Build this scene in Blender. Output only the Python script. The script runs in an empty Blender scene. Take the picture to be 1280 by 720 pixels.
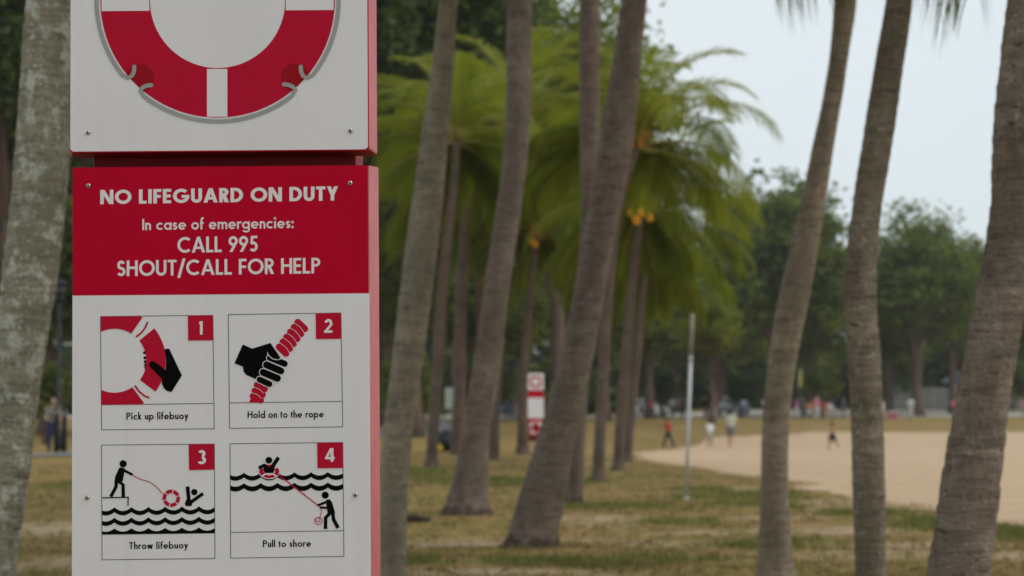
import bpy, bmesh, math, random
import numpy as np
from mathutils import Vector, Matrix, Quaternion, noise

C = bpy.context
SC = C.scene
COL = SC.collection
R = math.radians

# ------------------------------------------------------------------ camera
F_PX, CX, CY = 2800.0, 640.0, 360.0          # focal length / centre in photo pixels
CAM_H, PITCH = 1.4, math.atan(145 / 2800.0)
cam = bpy.data.cameras.new('camera')
cam.sensor_width = 36.0
cam.lens = F_PX / 1280.0 * 36.0
cam.clip_start, cam.clip_end = 0.05, 3000
cam.dof.use_dof = True
cam.dof.focus_distance = 4.62
cam.dof.aperture_fstop = 5.9
cam.dof.aperture_blades = 9
camo = bpy.data.objects.new('camera', cam)
COL.objects.link(camo)
camo.location = (0, 0, CAM_H)
camo.rotation_euler = (math.pi / 2 + PITCH, 0, 0)
SC.camera = camo

# ------------------------------------------------------------------ sky
W = bpy.data.worlds.new('World')
SC.world = W
W.use_nodes = True
wn, wl = W.node_tree.nodes, W.node_tree.links
wn.clear()
SUN_EL, SUN_ROT = 52, 100
wo = wn.new('ShaderNodeOutputWorld')
bg = wn.new('ShaderNodeBackground')
sky = wn.new('ShaderNodeTexSky')
sky.sky_type = 'NISHITA'
sky.sun_disc = False
sky.sun_elevation = R(SUN_EL)
sky.sun_rotation = R(SUN_ROT)
sky.air_density, sky.dust_density, sky.ozone_density = 1.2, 3.0, 1.0
tc = wn.new('ShaderNodeTexCoord')
mp = wn.new('ShaderNodeMapping')
mp.inputs['Scale'].default_value = (1.0, 1.0, 2.6)
cl = wn.new('ShaderNodeTexNoise')
cl.inputs['Scale'].default_value = 1.6
cl.inputs['Detail'].default_value = 5
cl.inputs['Roughness'].default_value = 0.5
cr = wn.new('ShaderNodeValToRGB')                 # overcast layer, thin and thick cloud
cr.color_ramp.elements[0].position, cr.color_ramp.elements[0].color = 0.3, (7.5, 8.8, 9.5, 1)
cr.color_ramp.elements[1].position, cr.color_ramp.elements[1].color = 0.7, (8.8, 9.5, 9.8, 1)
mx = wn.new('ShaderNodeMixRGB')
mx.inputs[0].default_value = 0.86
wl.new(tc.outputs['Generated'], mp.inputs['Vector'])
wl.new(mp.outputs[0], cl.inputs['Vector'])
wl.new(cl.outputs['Fac'], cr.inputs[0])
wl.new(sky.outputs[0], mx.inputs[1])
wl.new(cr.outputs[0], mx.inputs[2])
wl.new(mx.outputs[0], bg.inputs['Color'])
bg.inputs['Strength'].default_value = 0.1
wl.new(bg.outputs[0], wo.inputs['Surface'])

sun = bpy.data.lights.new('sun', 'SUN')
sun.energy, sun.angle, sun.color = 1.1, R(20), (1.0, 0.92, 0.80)
suno = bpy.data.objects.new('sun', sun)
COL.objects.link(suno)
_el, _az = R(SUN_EL), R(SUN_ROT)
SUN_DIR = Vector((math.sin(_az) * math.cos(_el), math.cos(_az) * math.cos(_el), math.sin(_el)))
suno.rotation_euler = SUN_DIR.to_track_quat('Z', 'Y').to_euler()

SC.view_settings.view_transform = 'Standard'
SC.view_settings.look = 'None'
SC.view_settings.exposure = 0.0
SC.view_settings.gamma = 1.0
SC.view_settings.use_curve_mapping = False
SC.cycles.use_denoising = True
SC.cycles.max_bounces = 6
SC.cycles.diffuse_bounces = 3
SC.cycles.glossy_bounces = 2
SC.cycles.transmission_bounces = 3
SC.cycles.transparent_max_bounces = 4
SC.cycles.sample_clamp_indirect = 6

# ------------------------------------------------------------------ projecting helpers
_cp, _sp = math.cos(PITCH), math.sin(PITCH)


def at(px, py, Y):
    """photo pixel -> world point at depth Y"""
    x, z = (px - CX) / F_PX, -(py - CY) / F_PX
    wy, wz = _cp - _sp * z, _sp + _cp * z
    k = Y / wy
    return Vector((x * k, Y, CAM_H + wz * k))


def ss(a, b, x):
    t = min(1.0, max(0.0, (x - a) / (b - a)))
    return t * t * (3 - 2 * t)


def n3(x, y, z=0.0):
    return noise.noise(Vector((x, y, z)))


def fbm(x, y, z=0.0, o=4):
    s, a, f = 0, .5, 1
    for _ in range(o):
        s += a * noise.noise(Vector((x * f, y * f, z)))
        a *= .5
        f *= 2
    return s


def ground_z(x, y):
    s = sand_zone(x, y)
    d = ss(38, 85, y) * (1 - ss(112, 150, y))
    side = ss(-1, 6, x - 0.035 * y + 1.5)
    z = -0.4 * d * side
    z += 0.3 * ss(108, 155, y)
    z += .55 * ss(171, 196, y) * ss(10, 20, x)
    z += 0.025 * n3(x * .5, y * .5, 3) * (1 - ss(60, 120, y)) + 0.05 * n3(x * .11, y * .11, 9)
    return z


# near edge of the beach: (Y, X of its left boundary)
_SE = [(18, 7.6), (24, 5.5), (28, 5.1), (33, 4.8), (38, 4.75), (44, 4.4), (50, 4.0), (58, 3.6), (66, 3.5), (75, 4.0), (90, 6.5), (104, 8.6), (118, 10.0), (124, 16)]


def sand_zone(x, y):
    if y < 18 or y > 126:
        return -9
    e = np.interp(y, [a for a, _ in _SE], [b for _, b in _SE]) + .35 * fbm(x * .3, y * .6, 61) + .25 * fbm(x, y * 1.6, 62)
    return x - e


# ------------------------------------------------------------------ mesh builder
class MB:
    def __init__(s):
        s.v, s.f, s.m, s.mats = [], [], [], []
        s.smooth = True

    def mi(s, mat):
        if mat not in s.mats:
            s.mats.append(mat)
        return s.mats.index(mat)

    def add(s, vs, fs, mat=None):
        b = len(s.v)
        s.v += [tuple(v) for v in vs]
        i = s.mi(mat) if mat else 0
        for f in fs:
            s.f.append(tuple(b + k for k in f))
            s.m.append(i)

    def box(s, c, size, mat=None, rot=None):
        hx, hy, hz = [k / 2 for k in size]
        vs = [Vector((x, y, z)) for x in (-hx, hx) for y in (-hy, hy) for z in (-hz, hz)]
        if rot:
            vs = [rot @ v for v in vs]
        c = Vector(c)
        s.add([v + c for v in vs], [(0, 1, 3, 2), (4, 6, 7, 5), (0, 4, 5, 1), (2, 3, 7, 6), (0, 2, 6, 4), (1, 5, 7, 3)], mat)

    def tube(s, pts, rad, seg=8, mat=None, cap=True):
        pts = [Vector(p) for p in pts]
        n = len(pts)
        if not hasattr(rad, '__len__'):
            rad = [rad] * n
        ref = None
        rings = []
        for i, p in enumerate(pts):
            t = (pts[min(i + 1, n - 1)] - pts[max(i - 1, 0)]).normalized()
            if ref is None:
                ref = t.orthogonal().normalized()
            ref = (ref - t * ref.dot(t)).normalized()
            b = t.cross(ref)
            rings.append([p + (ref * math.cos(a) + b * math.sin(a)) * rad[i] for a in [2 * math.pi * k / seg for k in range(seg)]])
        vs = [v for r in rings for v in r]
        fs = []
        for i in range(n - 1):
            for k in range(seg):
                k2 = (k + 1) % seg
                fs.append((i * seg + k, i * seg + k2, (i + 1) * seg + k2, (i + 1) * seg + k))
        if cap:
            fs.append(tuple(range(seg - 1, -1, -1)))
            fs.append(tuple((n - 1) * seg + k for k in range(seg)))
        s.add(vs, fs, mat)

    def ball(s, c, r, mat=None, seg=12, rings=8, rot=None):
        if not hasattr(r, '__len__'):
            r = (r, r, r)
        c = Vector(c)
        vs = []
        for i in range(rings + 1):
            th = math.pi * i / rings
            for k in range(seg):
                a = 2 * math.pi * k / seg
                v = Vector((r[0] * math.sin(th) * math.cos(a), r[1] * math.sin(th) * math.sin(a), r[2] * math.cos(th)))
                vs.append(c + (rot @ v if rot else v))
        fs = []
        for i in range(rings):
            for k in range(seg):
                k2 = (k + 1) % seg
                fs.append((i * seg + k, (i + 1) * seg + k, (i + 1) * seg + k2, i * seg + k2))
        s.add(vs, fs, mat)

    def capsule(s, p0, r0, p1, r1, mat=None, seg=12):
        """closed tapered capsule"""
        p0, p1 = Vector(p0), Vector(p1)
        t = (p1 - p0)
        L = t.length
        t = t.normalized() if L > 1e-6 else Vector((0, 0, 1))
        pts, rad = [], []
        for a in (-80, -50, -20, 0):
            pts.append(p0 + t * r0 * math.sin(R(a)))
            rad.append(r0 * math.cos(R(a)))
        for a in (0, 20, 50, 80):
            pts.append(p1 + t * r1 * math.sin(R(a)))
            rad.append(r1 * math.cos(R(a)))
        s.tube(pts, rad, seg, mat)

    def build(s, name, mat=None, parent=None, smooth=None):
        me = bpy.data.meshes.new(name)
        me.from_pydata(s.v, [], s.f)
        ms = s.mats if s.mats else ([mat] if mat else [])
        for m in ms:
            me.materials.append(m)
        if len(ms) > 1:
            me.polygons.foreach_set('material_index', s.m)
        sm = s.smooth if smooth is None else smooth
        me.polygons.foreach_set('use_smooth', [sm] * len(me.polygons))
        me.update()
        return link(name, me, parent)


def link(name, me, parent=None):
    o = bpy.data.objects.new(name, me)
    COL.objects.link(o)
    if parent:
        o.parent = parent
    return o


def bevel(o, w, seg=2):
    bm = bmesh.new()
    bm.from_mesh(o.data)
    es = [e for e in bm.edges if len(e.link_faces) == 2 and e.calc_face_angle(0) > R(30)]
    bmesh.ops.bevel(bm, geom=es, offset=w, segments=seg, affect='EDGES', profile=.5)
    bm.to_mesh(o.data)
    bm.free()
    return o


def remesh(o, voxel, smooth=4):
    m = o.modifiers.new('r', 'REMESH')
    m.mode = 'VOXEL'
    m.voxel_size = voxel
    m.use_smooth_shade = True
    if smooth:
        k = o.modifiers.new('s', 'SMOOTH')
        k.iterations = smooth
        k.factor = .5
    dg = C.evaluated_depsgraph_get()
    dg.update()
    me = bpy.data.meshes.new_from_object(o.evaluated_get(dg))
    mats = list(o.data.materials)
    o.modifiers.clear()
    o.data = me
    me.materials.clear()
    for q in mats:
        me.materials.append(q)
    return o


def tag(o, label=None, cat=None, group=None, kind=None):
    for k, v in (('label', label), ('category', cat), ('group', group), ('kind', kind)):
        if v:
            o[k] = v
    return o


def empty(name, loc=(0, 0, 0), rz=0):
    o = bpy.data.objects.new(name, None)
    COL.objects.link(o)
    o.location = loc
    o.rotation_euler = (0, 0, rz)
    o.empty_display_size = .2
    return o


# ------------------------------------------------------------------ materials
def mat(name):
    m = bpy.data.materials.new(name)
    m.use_nodes = True
    nt = m.node_tree
    nt.nodes.clear()
    out = nt.nodes.new('ShaderNodeOutputMaterial')
    return m, nt, out


def nd(nt, typ, **kw):
    n = nt.nodes.new(typ)
    for k, v in kw.items():
        if k in n.inputs:
            n.inputs[k].default_value = v
        else:
            setattr(n, k, v)
    return n


def lk(nt, a, b):
    nt.links.new(a, b)


def c4(c):
    return (c[0], c[1], c[2], 1)


def ramp(nt, src, p0, c0, p1, c1, mid=None):
    r = nt.nodes.new('ShaderNodeValToRGB')
    e = r.color_ramp.elements
    e[0].position, e[0].color = p0, c4(c0)
    e[1].position, e[1].color = p1, c4(c1)
    if mid:
        k = e.new(mid[0])
        k.color = c4(mid[1])
    lk(nt, src, r.inputs[0])
    return r.outputs[0]


def noi(nt, vec, scale, detail=4, rough=.55, dist=0.0):
    n = nd(nt, 'ShaderNodeTexNoise', Scale=scale, Detail=detail, Roughness=rough, Distortion=dist)
    lk(nt, vec, n.inputs['Vector'])
    return n.outputs['Fac']


def mixc(nt, fac, a, b, mode='MIX'):
    m = nt.nodes.new('ShaderNodeMixRGB')
    m.blend_type = mode
    for i, q in ((0, fac), (1, a), (2, b)):
        if isinstance(q, (int, float)):
            m.inputs[i].default_value = q
        elif isinstance(q, tuple):
            m.inputs[i].default_value = c4(q)
        else:
            lk(nt, q, m.inputs[i])
    return m.outputs[0]


def mth(nt, op, a, b=None):
    m = nt.nodes.new('ShaderNodeMath')
    m.operation = op
    for i, q in ((0, a), (1, b)):
        if q is None:
            continue
        if isinstance(q, (int, float)):
            m.inputs[i].default_value = q
        else:
            lk(nt, q, m.inputs[i])
    return m.outputs[0]


def ocoord(nt, scale=(1, 1, 1)):
    t = nt.nodes.new('ShaderNodeTexCoord')
    m = nt.nodes.new('ShaderNodeMapping')
    m.inputs['Scale'].default_value = scale
    lk(nt, t.outputs['Object'], m.inputs['Vector'])
    return m.outputs[0]


def paint(name, col, rough=.5, var=.08, scale=9, metal=0.0, spec=.3, bump=0.0):
    m, nt, out = mat(name)
    b = nd(nt, 'ShaderNodeBsdfPrincipled', Roughness=rough, Metallic=metal)
    b.inputs['Specular IOR Level'].default_value = spec
    v = ocoord(nt)
    f = noi(nt, v, scale, 5, .6)
    lo = tuple(c * (1 - var) for c in col)
    hi = tuple(min(1, c * (1 + var)) for c in col)
    lk(nt, ramp(nt, f, .3, lo, .7, hi), b.inputs['Base Color'])
    if bump:
        bp = nd(nt, 'ShaderNodeBump', Strength=bump, Distance=.01)
        lk(nt, noi(nt, v, scale * 6, 4), bp.inputs['Height'])
        lk(nt, bp.outputs[0], b.inputs['Normal'])
    lk(nt, b.outputs[0], out.inputs['Surface'])
    return m


def bark(name, lo, hi, lichen, lich_amt, ring=26.0, bump=1.0, lscale=9, contrast=.55):
    m, nt, out = mat(name)
    b = nd(nt, 'ShaderNodeBsdfPrincipled', Roughness=.92)
    b.inputs['Specular IOR Level'].default_value = .12
    v = ocoord(nt)
    vs = ocoord(nt, (3.0, 3.0, 14))
    vf = ocoord(nt, (40, 40, 9))
    base = ramp(nt, noi(nt, v, 3.2, 6, .62), .28, lo, .72, hi)
    band = noi(nt, vs, 1.7, 6, .62, .6)                                     # leaf scar rings
    base = mixc(nt, ramp(nt, band, .36, (.6, .6, .6), .53, (0, 0, 0)), base, tuple(c * .5 for c in lo))
    fine = noi(nt, v, 55, 5, .7)
    base = mixc(nt, ramp(nt, fine, .3, (.7, .7, .7), .5, (0, 0, 0)), base, tuple(c * .5 for c in lo))
    fib = noi(nt, vf, 1.0, 4, .6)
    base = mixc(nt, ramp(nt, fib, .55, (0, 0, 0), .75, (.55, .55, .55)), base, tuple(min(1, c * 1.35) for c in hi))
    l1 = noi(nt, v, lscale, 6, .68)
    base = mixc(nt, ramp(nt, l1, .62 - lich_amt, (0, 0, 0), .70 - lich_amt, (.9, .9, .9)), base, lichen)
    l2 = noi(nt, v, lscale * 4.3, 4, .6)
    base = mixc(nt, ramp(nt, l2, .66 - lich_amt * .5, (0, 0, 0), .71 - lich_amt * .5, (.85, .85, .85)), base, tuple(c * 1.1 for c in lichen))
    # patches of older dark bark, short cracks and pits
    pt = noi(nt, ocoord(nt, (1.5, 1.5, .8)), 2.3, 5, .6, .5)
    base = mixc(nt, ramp(nt, pt, .42, (contrast * .7,) * 3, .60, (0, 0, 0)), base, tuple(c * .55 for c in lo))
    crk = noi(nt, ocoord(nt, (6, 6, 26)), 1.6, 3, .5, 1.2)
    base = mixc(nt, ramp(nt, crk, .30, (contrast,) * 3, .38, (0, 0, 0)), base, tuple(c * .25 for c in lo))
    lk(nt, base, b.inputs['Base Color'])
    h = mth(nt, 'ADD', mth(nt, 'ADD', band, mth(nt, 'MULTIPLY', crk, .8)), mth(nt, 'MULTIPLY', fine, .7))
    bp = nd(nt, 'ShaderNodeBump', Strength=bump, Distance=.02)
    lk(nt, h, bp.inputs['Height'])
    lk(nt, bp.outputs[0], b.inputs['Normal'])
    lk(nt, b.outputs[0], out.inputs['Surface'])
    return m


def leaf(name, c0, c1, trans=.35, rough=.55, scale=.7, spec=.25):
    """leaf: colour varies by clump attribute 'tone' and noise; partly translucent"""
    m, nt, out = mat(name)
    a = nd(nt, 'ShaderNodeAttribute', attribute_name='tone')
    v = ocoord(nt)
    f = mth(nt, 'ADD', mth(nt, 'MULTIPLY', a.outputs['Fac'], .7), mth(nt, 'MULTIPLY', noi(nt, v, scale, 4), .45))
    col = ramp(nt, f, .2, c0, .85, c1)
    b = nd(nt, 'ShaderNodeBsdfPrincipled', Roughness=rough)
    b.inputs['Specular IOR Level'].default_value = spec
    t = nt.nodes.new('ShaderNodeBsdfTranslucent')
    lk(nt, col, b.inputs['Base Color'])
    lk(nt, mixc(nt, .35, col, (c1[0] * 1.5, c1[1] * 1.5, c1[2] * .8)), t.inputs['Color'])
    ms = nd(nt, 'ShaderNodeMixShader', Fac=trans)
    lk(nt, b.outputs[0], ms.inputs[1])
    lk(nt, t.outputs[0], ms.inputs[2])
    lk(nt, ms.outputs[0], out.inputs['Surface'])
    return m


M = {}
M['sign_white'] = paint('sign_white', (.80, .785, .785), .42, .035, 5, spec=.35)
M['sign_red'] = paint('sign_red', (.52, .002, .025), .55, .05, 6, spec=.05)
M['print_red'] = paint('print_red', (.52, .003, .030), .5, .05, 20, spec=.12)
M['print_darkred'] = paint('print_darkred', (.33, .003, .010), .5, .04, 20, spec=.12)
M['edge_red'] = paint('edge_red', (.55, .125, .135), .4, .14, 14, spec=.35)  # faded red of the tray sides, with side light put into the colour
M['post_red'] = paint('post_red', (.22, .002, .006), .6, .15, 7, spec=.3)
M['print_black'] = paint('print_black', (.004, .004, .004), .6, .2, 9, spec=.03)
M['print_line'] = paint('print_line', (.10, .10, .10), .5, .2, 9, spec=.15)
M['print_white'] = paint('print_white', (.82, .77, .77), .45, .03, 8, spec=.3)
M['print_grey'] = paint('print_grey', (.36, .35, .34), .5, .05, 8, spec=.2)
M['steel'] = paint('steel', (.55, .50, .44), .32, .2, 60, metal=.9)
M['socket'] = paint('socket', (.03, .028, .025), .6, .2, 60)
M['pole_metal'] = paint('pole_metal', (.55, .56, .57), .45, .15, 3, metal=.3)
M['pole_dimmed'] = paint('pole_dimmed', (.36, .30, .26), .7, .25, 6)  # browner copy of the pole metal; change of light put into the colour
M['black_metal'] = paint('black_metal', (.015, .015, .017), .45, .2, 5)
M['grey_green'] = paint('grey_green', (.34, .38, .33), .6, .1, 3)
M['white_paint'] = paint('white_paint', (.74, .74, .74), .5, .08, 3)
M['grey_paint'] = paint('grey_paint', (.26, .27, .28), .6, .15, 1.5)
M['slate_roof'] = paint('slate_roof', (.17, .21, .27), .6, .12, 2)
M['concrete'] = paint('concrete', (.46, .42, .36), .85, .15, 1.2, bump=.2)
M['asphalt'] = paint('asphalt', (.19, .185, .18), .9, .2, .8, bump=.3)
M['yellow'] = paint('yellow', (.44, .40, .10), .6, .1, 4)
M['cool_pink'] = paint('cool_pink', (.50, .13, .17), .5, .06, 5)
M['lb_white'] = paint('buoy_white', (.72, .70, .68), .45, .06, 6)
M['lb_red'] = paint('buoy_red', (.60, .03, .03), .45, .08, 6)
M['rope'] = paint('rope', (.5, .48, .43), .8, .15, 30)
M['car_silver'] = paint('car_silver', (.42, .44, .46), .28, .05, 2, metal=.4, spec=.6)
M['car_white'] = paint('car_white', (.72, .73, .74), .28, .03, 2, spec=.6)
M['car_blue'] = paint('car_blue', (.10, .16, .30), .28, .06, 2, spec=.6)
M['glass_dark'] = paint('glass_dark', (.02, .025, .03), .08, .1, 2, spec=.8)
M['rubber'] = paint('rubber', (.015, .015, .015), .8, .2, 9)
M['lamp_red'] = paint('lamp_red', (.4, .01, .01), .25, .1, 9, spec=.6)
M['lamp_clear'] = paint('lamp_clear', (.7, .7, .68), .15, .05, 9, spec=.7)
M['bag_black'] = paint('bag_black', (.012, .016, .022), .6, .3, 9, bump=.4)
M['bag_yellow'] = paint('bag_yellow', (.6, .42, .02), .6, .1, 9)
M['coconut'] = paint('coconut', (.70, .32, .02), .5, .25, 5)
M['coconut_stem'] = paint('coconut_stem', (.52, .25, .06), .7, .2, 8)
M['root'] = paint('root', (.085, .062, .048), .95, .5, 16, spec=.05, bump=1.0)
M['husk'] = paint('husk', (.05, .035, .025), .9, .3, 20, bump=.6)

M['bark_mid'] = bark('bark_mid', (.165, .125, .098), (.31, .24, .192), (.33, .31, .27), .0)
M['bark_warm'] = bark('bark_warm', (.27, .21, .15), (.46, .37, .27), (.40, .38, .32), .02)
M['bark_grey'] = bark('bark_grey', (.29, .24, .175), (.47, .40, .295), (.46, .44, .36), .03)
M['bark_lichen'] = bark('bark_lichen', (.30, .265, .19), (.46, .42, .315), (.68, .69, .59), .10, lscale=11)
M['bark_speck'] = bark('bark_speck', (.265, .21, .15), (.47, .385, .285), (.62, .58, .50), .03, bump=1.3, lscale=16, contrast=.8)
M['bark_scar'] = bark('bark_scar', (.25, .192, .146), (.50, .395, .31), (.58, .53, .46), .01, bump=1.4, lscale=22, contrast=.8)
M['bark_far'] = bark('bark_far', (.14, .10, .075), (.24, .18, .14), (.34, .32, .28), .0, bump=.6)
M['bark_tree'] = bark('bark_tree', (.16, .11, .085), (.26, .19, .15), (.33, .31, .28), -.03, bump=.6, lscale=2)

M['frond'] = leaf('frond', (.050, .085, .007), (.225, .25, .022), .5, .6, .8, .12)
M['frond_near'] = leaf('frond_near', (.07, .09, .015), (.18, .19, .035), .5, .45, .8, .3)
M['rachis'] = paint('rachis', (.36, .30, .07), .6, .2, 3)
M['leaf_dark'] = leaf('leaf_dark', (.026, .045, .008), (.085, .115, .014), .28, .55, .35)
M['leaf_mid'] = leaf('leaf_mid', (.060, .090, .012), (.175, .205, .026), .42, .55, .35)
M['leaf_cool'] = leaf('leaf_cool', (.070, .100, .024), (.19, .225, .048), .5, .55, .35)
M['leaf_airy'] = leaf('leaf_airy', (.085, .12, .014), (.21, .24, .028), .5, .55, .35)
M['leaf_lime'] = leaf('leaf_lime', (.10, .14, .010), (.25, .27, .024), .5, .55, .35)
M['grass_blade'] = leaf('grass_blade', (.25, .185, .07), (.15, .16, .036), .3, .6, .25)


def board_white():
    m, nt, out = mat('board_white')
    b = nd(nt, 'ShaderNodeBsdfPrincipled', Roughness=.42)
    b.inputs['Specular IOR Level'].default_value = .35
    v, vs = ocoord(nt), ocoord(nt, (30, 30, 1.3))
    base = ramp(nt, noi(nt, v, 3.5, 5, .6), .3, (.785, .745, .755), .7, (.83, .785, .795))
    base = mixc(nt, ramp(nt, noi(nt, vs, 1.0, 4, .6), .54, (0, 0, 0), .74, (.28, .28, .28)), base, (.69, .645, .62))
    base = mixc(nt, ramp(nt, noi(nt, v, 70, 4, .7), .64, (0, 0, 0), .72, (.55, .55, .55)), base, (.55, .52, .47))
    lk(nt, base, b.inputs['Base Color'])
    lk(nt, ramp(nt, noi(nt, v, 8, 5, .6), .3, (.34, .34, .34), .7, (.52, .52, .52)), b.inputs['Roughness'])
    lk(nt, b.outputs[0], out.inputs['Surface'])
    return m


M['sign_white'] = board_white()


def cloth(name, col):
    if name not in M:
        M[name] = paint(name, col, .85, .12, 12, spec=.1)
    return M[name]


SKINS = {'light': (.48, .27, .18), 'tan': (.33, .17, .10), 'brown': (.17, .085, .05)}


# ------------------------------------------------------------------ ground
def ellipse(x, y, cx, cy, rx, ry):
    return 1 - ss(.35, 1.0, math.hypot((x - cx) / rx, (y - cy) / ry))


GREEN = [(-.6, 20.3, 1.7, 1.0), (.6, 20.0, 1.3, .9), (1.6, 20.6, .8, .6), (2.0, 26.5, .8, 1.6), (3.9, 34, .8, 3), (3.0, 35, 1.0, 3), (3.5, 31.5, .9, 1.6),
         (4.3, 28.2, .7, 1.7), (4.9, 25.6, .9, 1.9), (5.6, 23.6, 1.2, 1.5), (3.6, 30, .5, 1.5), (-2.1, 45, 1.5, 5), (0, 40, 2.5, 4), (-4, 33, 3, 3), (1.5, 30.5, 1.6, 1.5),
         (2.6, 22.4, .9, .6), (6.6, 22.5, 1.1, 1.2), (-6, 40, 3, 6)]
BARE = [(-1.0, 23.1, 2.2, 1.0), (1.6, 22.6, 1.3, .8), (3.2, 20.9, 1.8, .7), (3.4, 24.6, 1.2, 1.4), (2.2, 24.2, .8, .6), (4.0, 22.2, 1.4, .8), (3.9, 28.6, .5, 1.3), (3.3, 27.0, .9, .7),
        (-.5, 18.6, 2.2, .9), (-3, 20, 2, 1.2), (5.2, 20.6, 1.6, 1.0), (3.9, 36.5, .7, 2.0), (6.8, 19.4, 2, 1.2), (-5, 26, 3, 2), (1.3, 27.6, .8, .6), (4.6, 31.5, .8, 2.2)]


def gmask(x, y):
    wob = .95 * fbm(x * 1.1 + 7, y * .5, 1)
    s = sand_zone(x + wob * 1.1, y + wob)
    sand = ss(-.10, .55, s) if s > -5 else 0
    g = 0
    for e in GREEN:
        g = max(g, ellipse(x + wob, y + wob * 1.5, *e))
    b = 0
    for e in BARE:
        b = max(b, ellipse(x + wob * 1.3, y + wob, *e))
    b = b * ss(-.35, .2, fbm(x * 1.4, y * .8, 4) + .15)
    b2 = ss(.18, .42, fbm(x * .35, y * .16, 12)) * .55
    b = max(b, b2)
    b *= (1 - g * .8)
    g = min(1, g * .95 + .30 * ss(-.1, .4, fbm(x * .5, y * .3, 21)))
    if sand > .5 and y < 33:
        gs = 0
        for e in GREEN:
            gs = max(gs, ellipse(x + wob, y + wob * 1.5, *e))
        sand *= 1 - .9 * gs
    return sand, g, b


def build_ground():
    ys = []
    y = -30.0
    while y < 16:
        ys.append(y)
        y += 2.0
    y = 16.0
    while y < 140:
        ys.append(y)
        y += .14 if y < 30 else .14 + (y - 30) * .016
    while y < 720:
        ys.append(y)
        y *= 1.12
    xs = []
    x = 0.0
    while x < 14:
        xs.append(x)
        x += .17
    while x < 60:
        xs.append(x)
        x += .17 + (x - 14) * .06
    while x < 600:
        xs.append(x)
        x *= 1.2
    xs = sorted([-q for q in xs[1:]] + xs)
    nx, ny = len(xs), len(ys)
    vs, a1, a2, a3 = [], [], [], []
    for y in ys:
        for x in xs:
            vs.append((x, y, ground_z(x, y)))
            s, g, b = gmask(x, y) if (16 <= y < 240 and abs(x) < 70) else (0, .3, .2)
            a1.append(s)
            a2.append(g)
            a3.append(b)
    fs = [(j * nx + i, j * nx + i + 1, (j + 1) * nx + i + 1, (j + 1) * nx + i) for j in range(ny - 1) for i in range(nx - 1)]
    me = bpy.data.meshes.new('ground')
    me.from_pydata(vs, [], fs)
    for nme, arr in (('sand', a1), ('green', a2), ('bare', a3)):
        at_ = me.attributes.new(nme, 'FLOAT', 'POINT')
        at_.data.foreach_set('value', arr)
    me.polygons.foreach_set('use_smooth', [True] * len(me.polygons))
    m, nt, out = mat('ground')
    v = ocoord(nt)
    vst = ocoord(nt, (1, .55, 1))
    b = nd(nt, 'ShaderNodeBsdfPrincipled', Roughness=.95)
    b.inputs['Specular IOR Level'].default_value = .08

    def attr(nme):
        return nd(nt, 'ShaderNodeAttribute', attribute_name=nme).outputs['Fac']
    n_l, n_m, n_f = noi(nt, vst, .6, 5, .6), noi(nt, vst, 4.0, 6, .65), noi(nt, v, 30, 5, .7)
    dry = ramp(nt, n_m, .30, (.15, .108, .037), .70, (.385, .275, .108), (.5, (.262, .188, .060)))
    redd = mixc(nt, ramp(nt, n_l, .46, (0, 0, 0), .62, (.75, .75, .75)), dry, (.32, .19, .088))
    grn = ramp(nt, n_m, .3, (.085, .115, .018), .72, (.175, .21, .036))
    gf = mth(nt, 'MULTIPLY', attr('green'), ramp(nt, noi(nt, vst, 2.2, 6, .68), .34, (.05, .05, .05), .64, (.8, .8, .8)))
    base = mixc(nt, gf, redd, grn)
    bare = ramp(nt, n_f, .25, (.36, .26, .165), .75, (.56, .42, .28))
    bf = mth(nt, 'MULTIPLY', attr('bare'), ramp(nt, noi(nt, vst, 3.0, 6, .65), .36, (0, 0, 0), .56, (1, 1, 1)))
    base = mixc(nt, bf, base, bare)
    base = mixc(nt, ramp(nt, n_f, .28, (.55, .55, .55), .5, (0, 0, 0)), base, (.075, .06, .028))
    sandc = ramp(nt, noi(nt, v, 1.3, 7, .65), .28, (.46, .325, .21), .72, (.635, .455, .30))
    sandc = mixc(nt, ramp(nt, noi(nt, v, 9, 4, .6), .26, (.45, .45, .45), .42, (0, 0, 0)), sandc, (.40, .28, .17))
    sf = mth(nt, 'ADD', attr('sand'), mth(nt, 'MULTIPLY', mth(nt, 'SUBTRACT', noi(nt, v, 2.5, 6, .7), .5), .9))
    sf = ramp(nt, sf, .38, (0, 0, 0), .62, (1, 1, 1))
    sf = mth(nt, 'MULTIPLY', sf, ramp(nt, attr('sand'), .02, (0, 0, 0), .12, (1, 1, 1)))
    base = mixc(nt, sf, base, sandc)
    lk(nt, base, b.inputs['Base Color'])
    bp = nd(nt, 'ShaderNodeBump', Strength=.7, Distance=.04)
    lk(nt, mth(nt, 'ADD', noi(nt, v, 12, 6, .7), n_m), bp.inputs['Height'])
    lk(nt, bp.outputs[0], b.inputs['Normal'])
    lk(nt, b.outputs[0], out.inputs['Surface'])
    me.materials.append(m)
    tag(link('ground', me), 'dry grass lawn and pale beach sand', 'ground', kind='structure')


build_ground()


def add_tone(me, per_face):
    a = me.attributes.new('tone', 'FLOAT', 'FACE')
    a.data.foreach_set('value', per_face)


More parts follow.
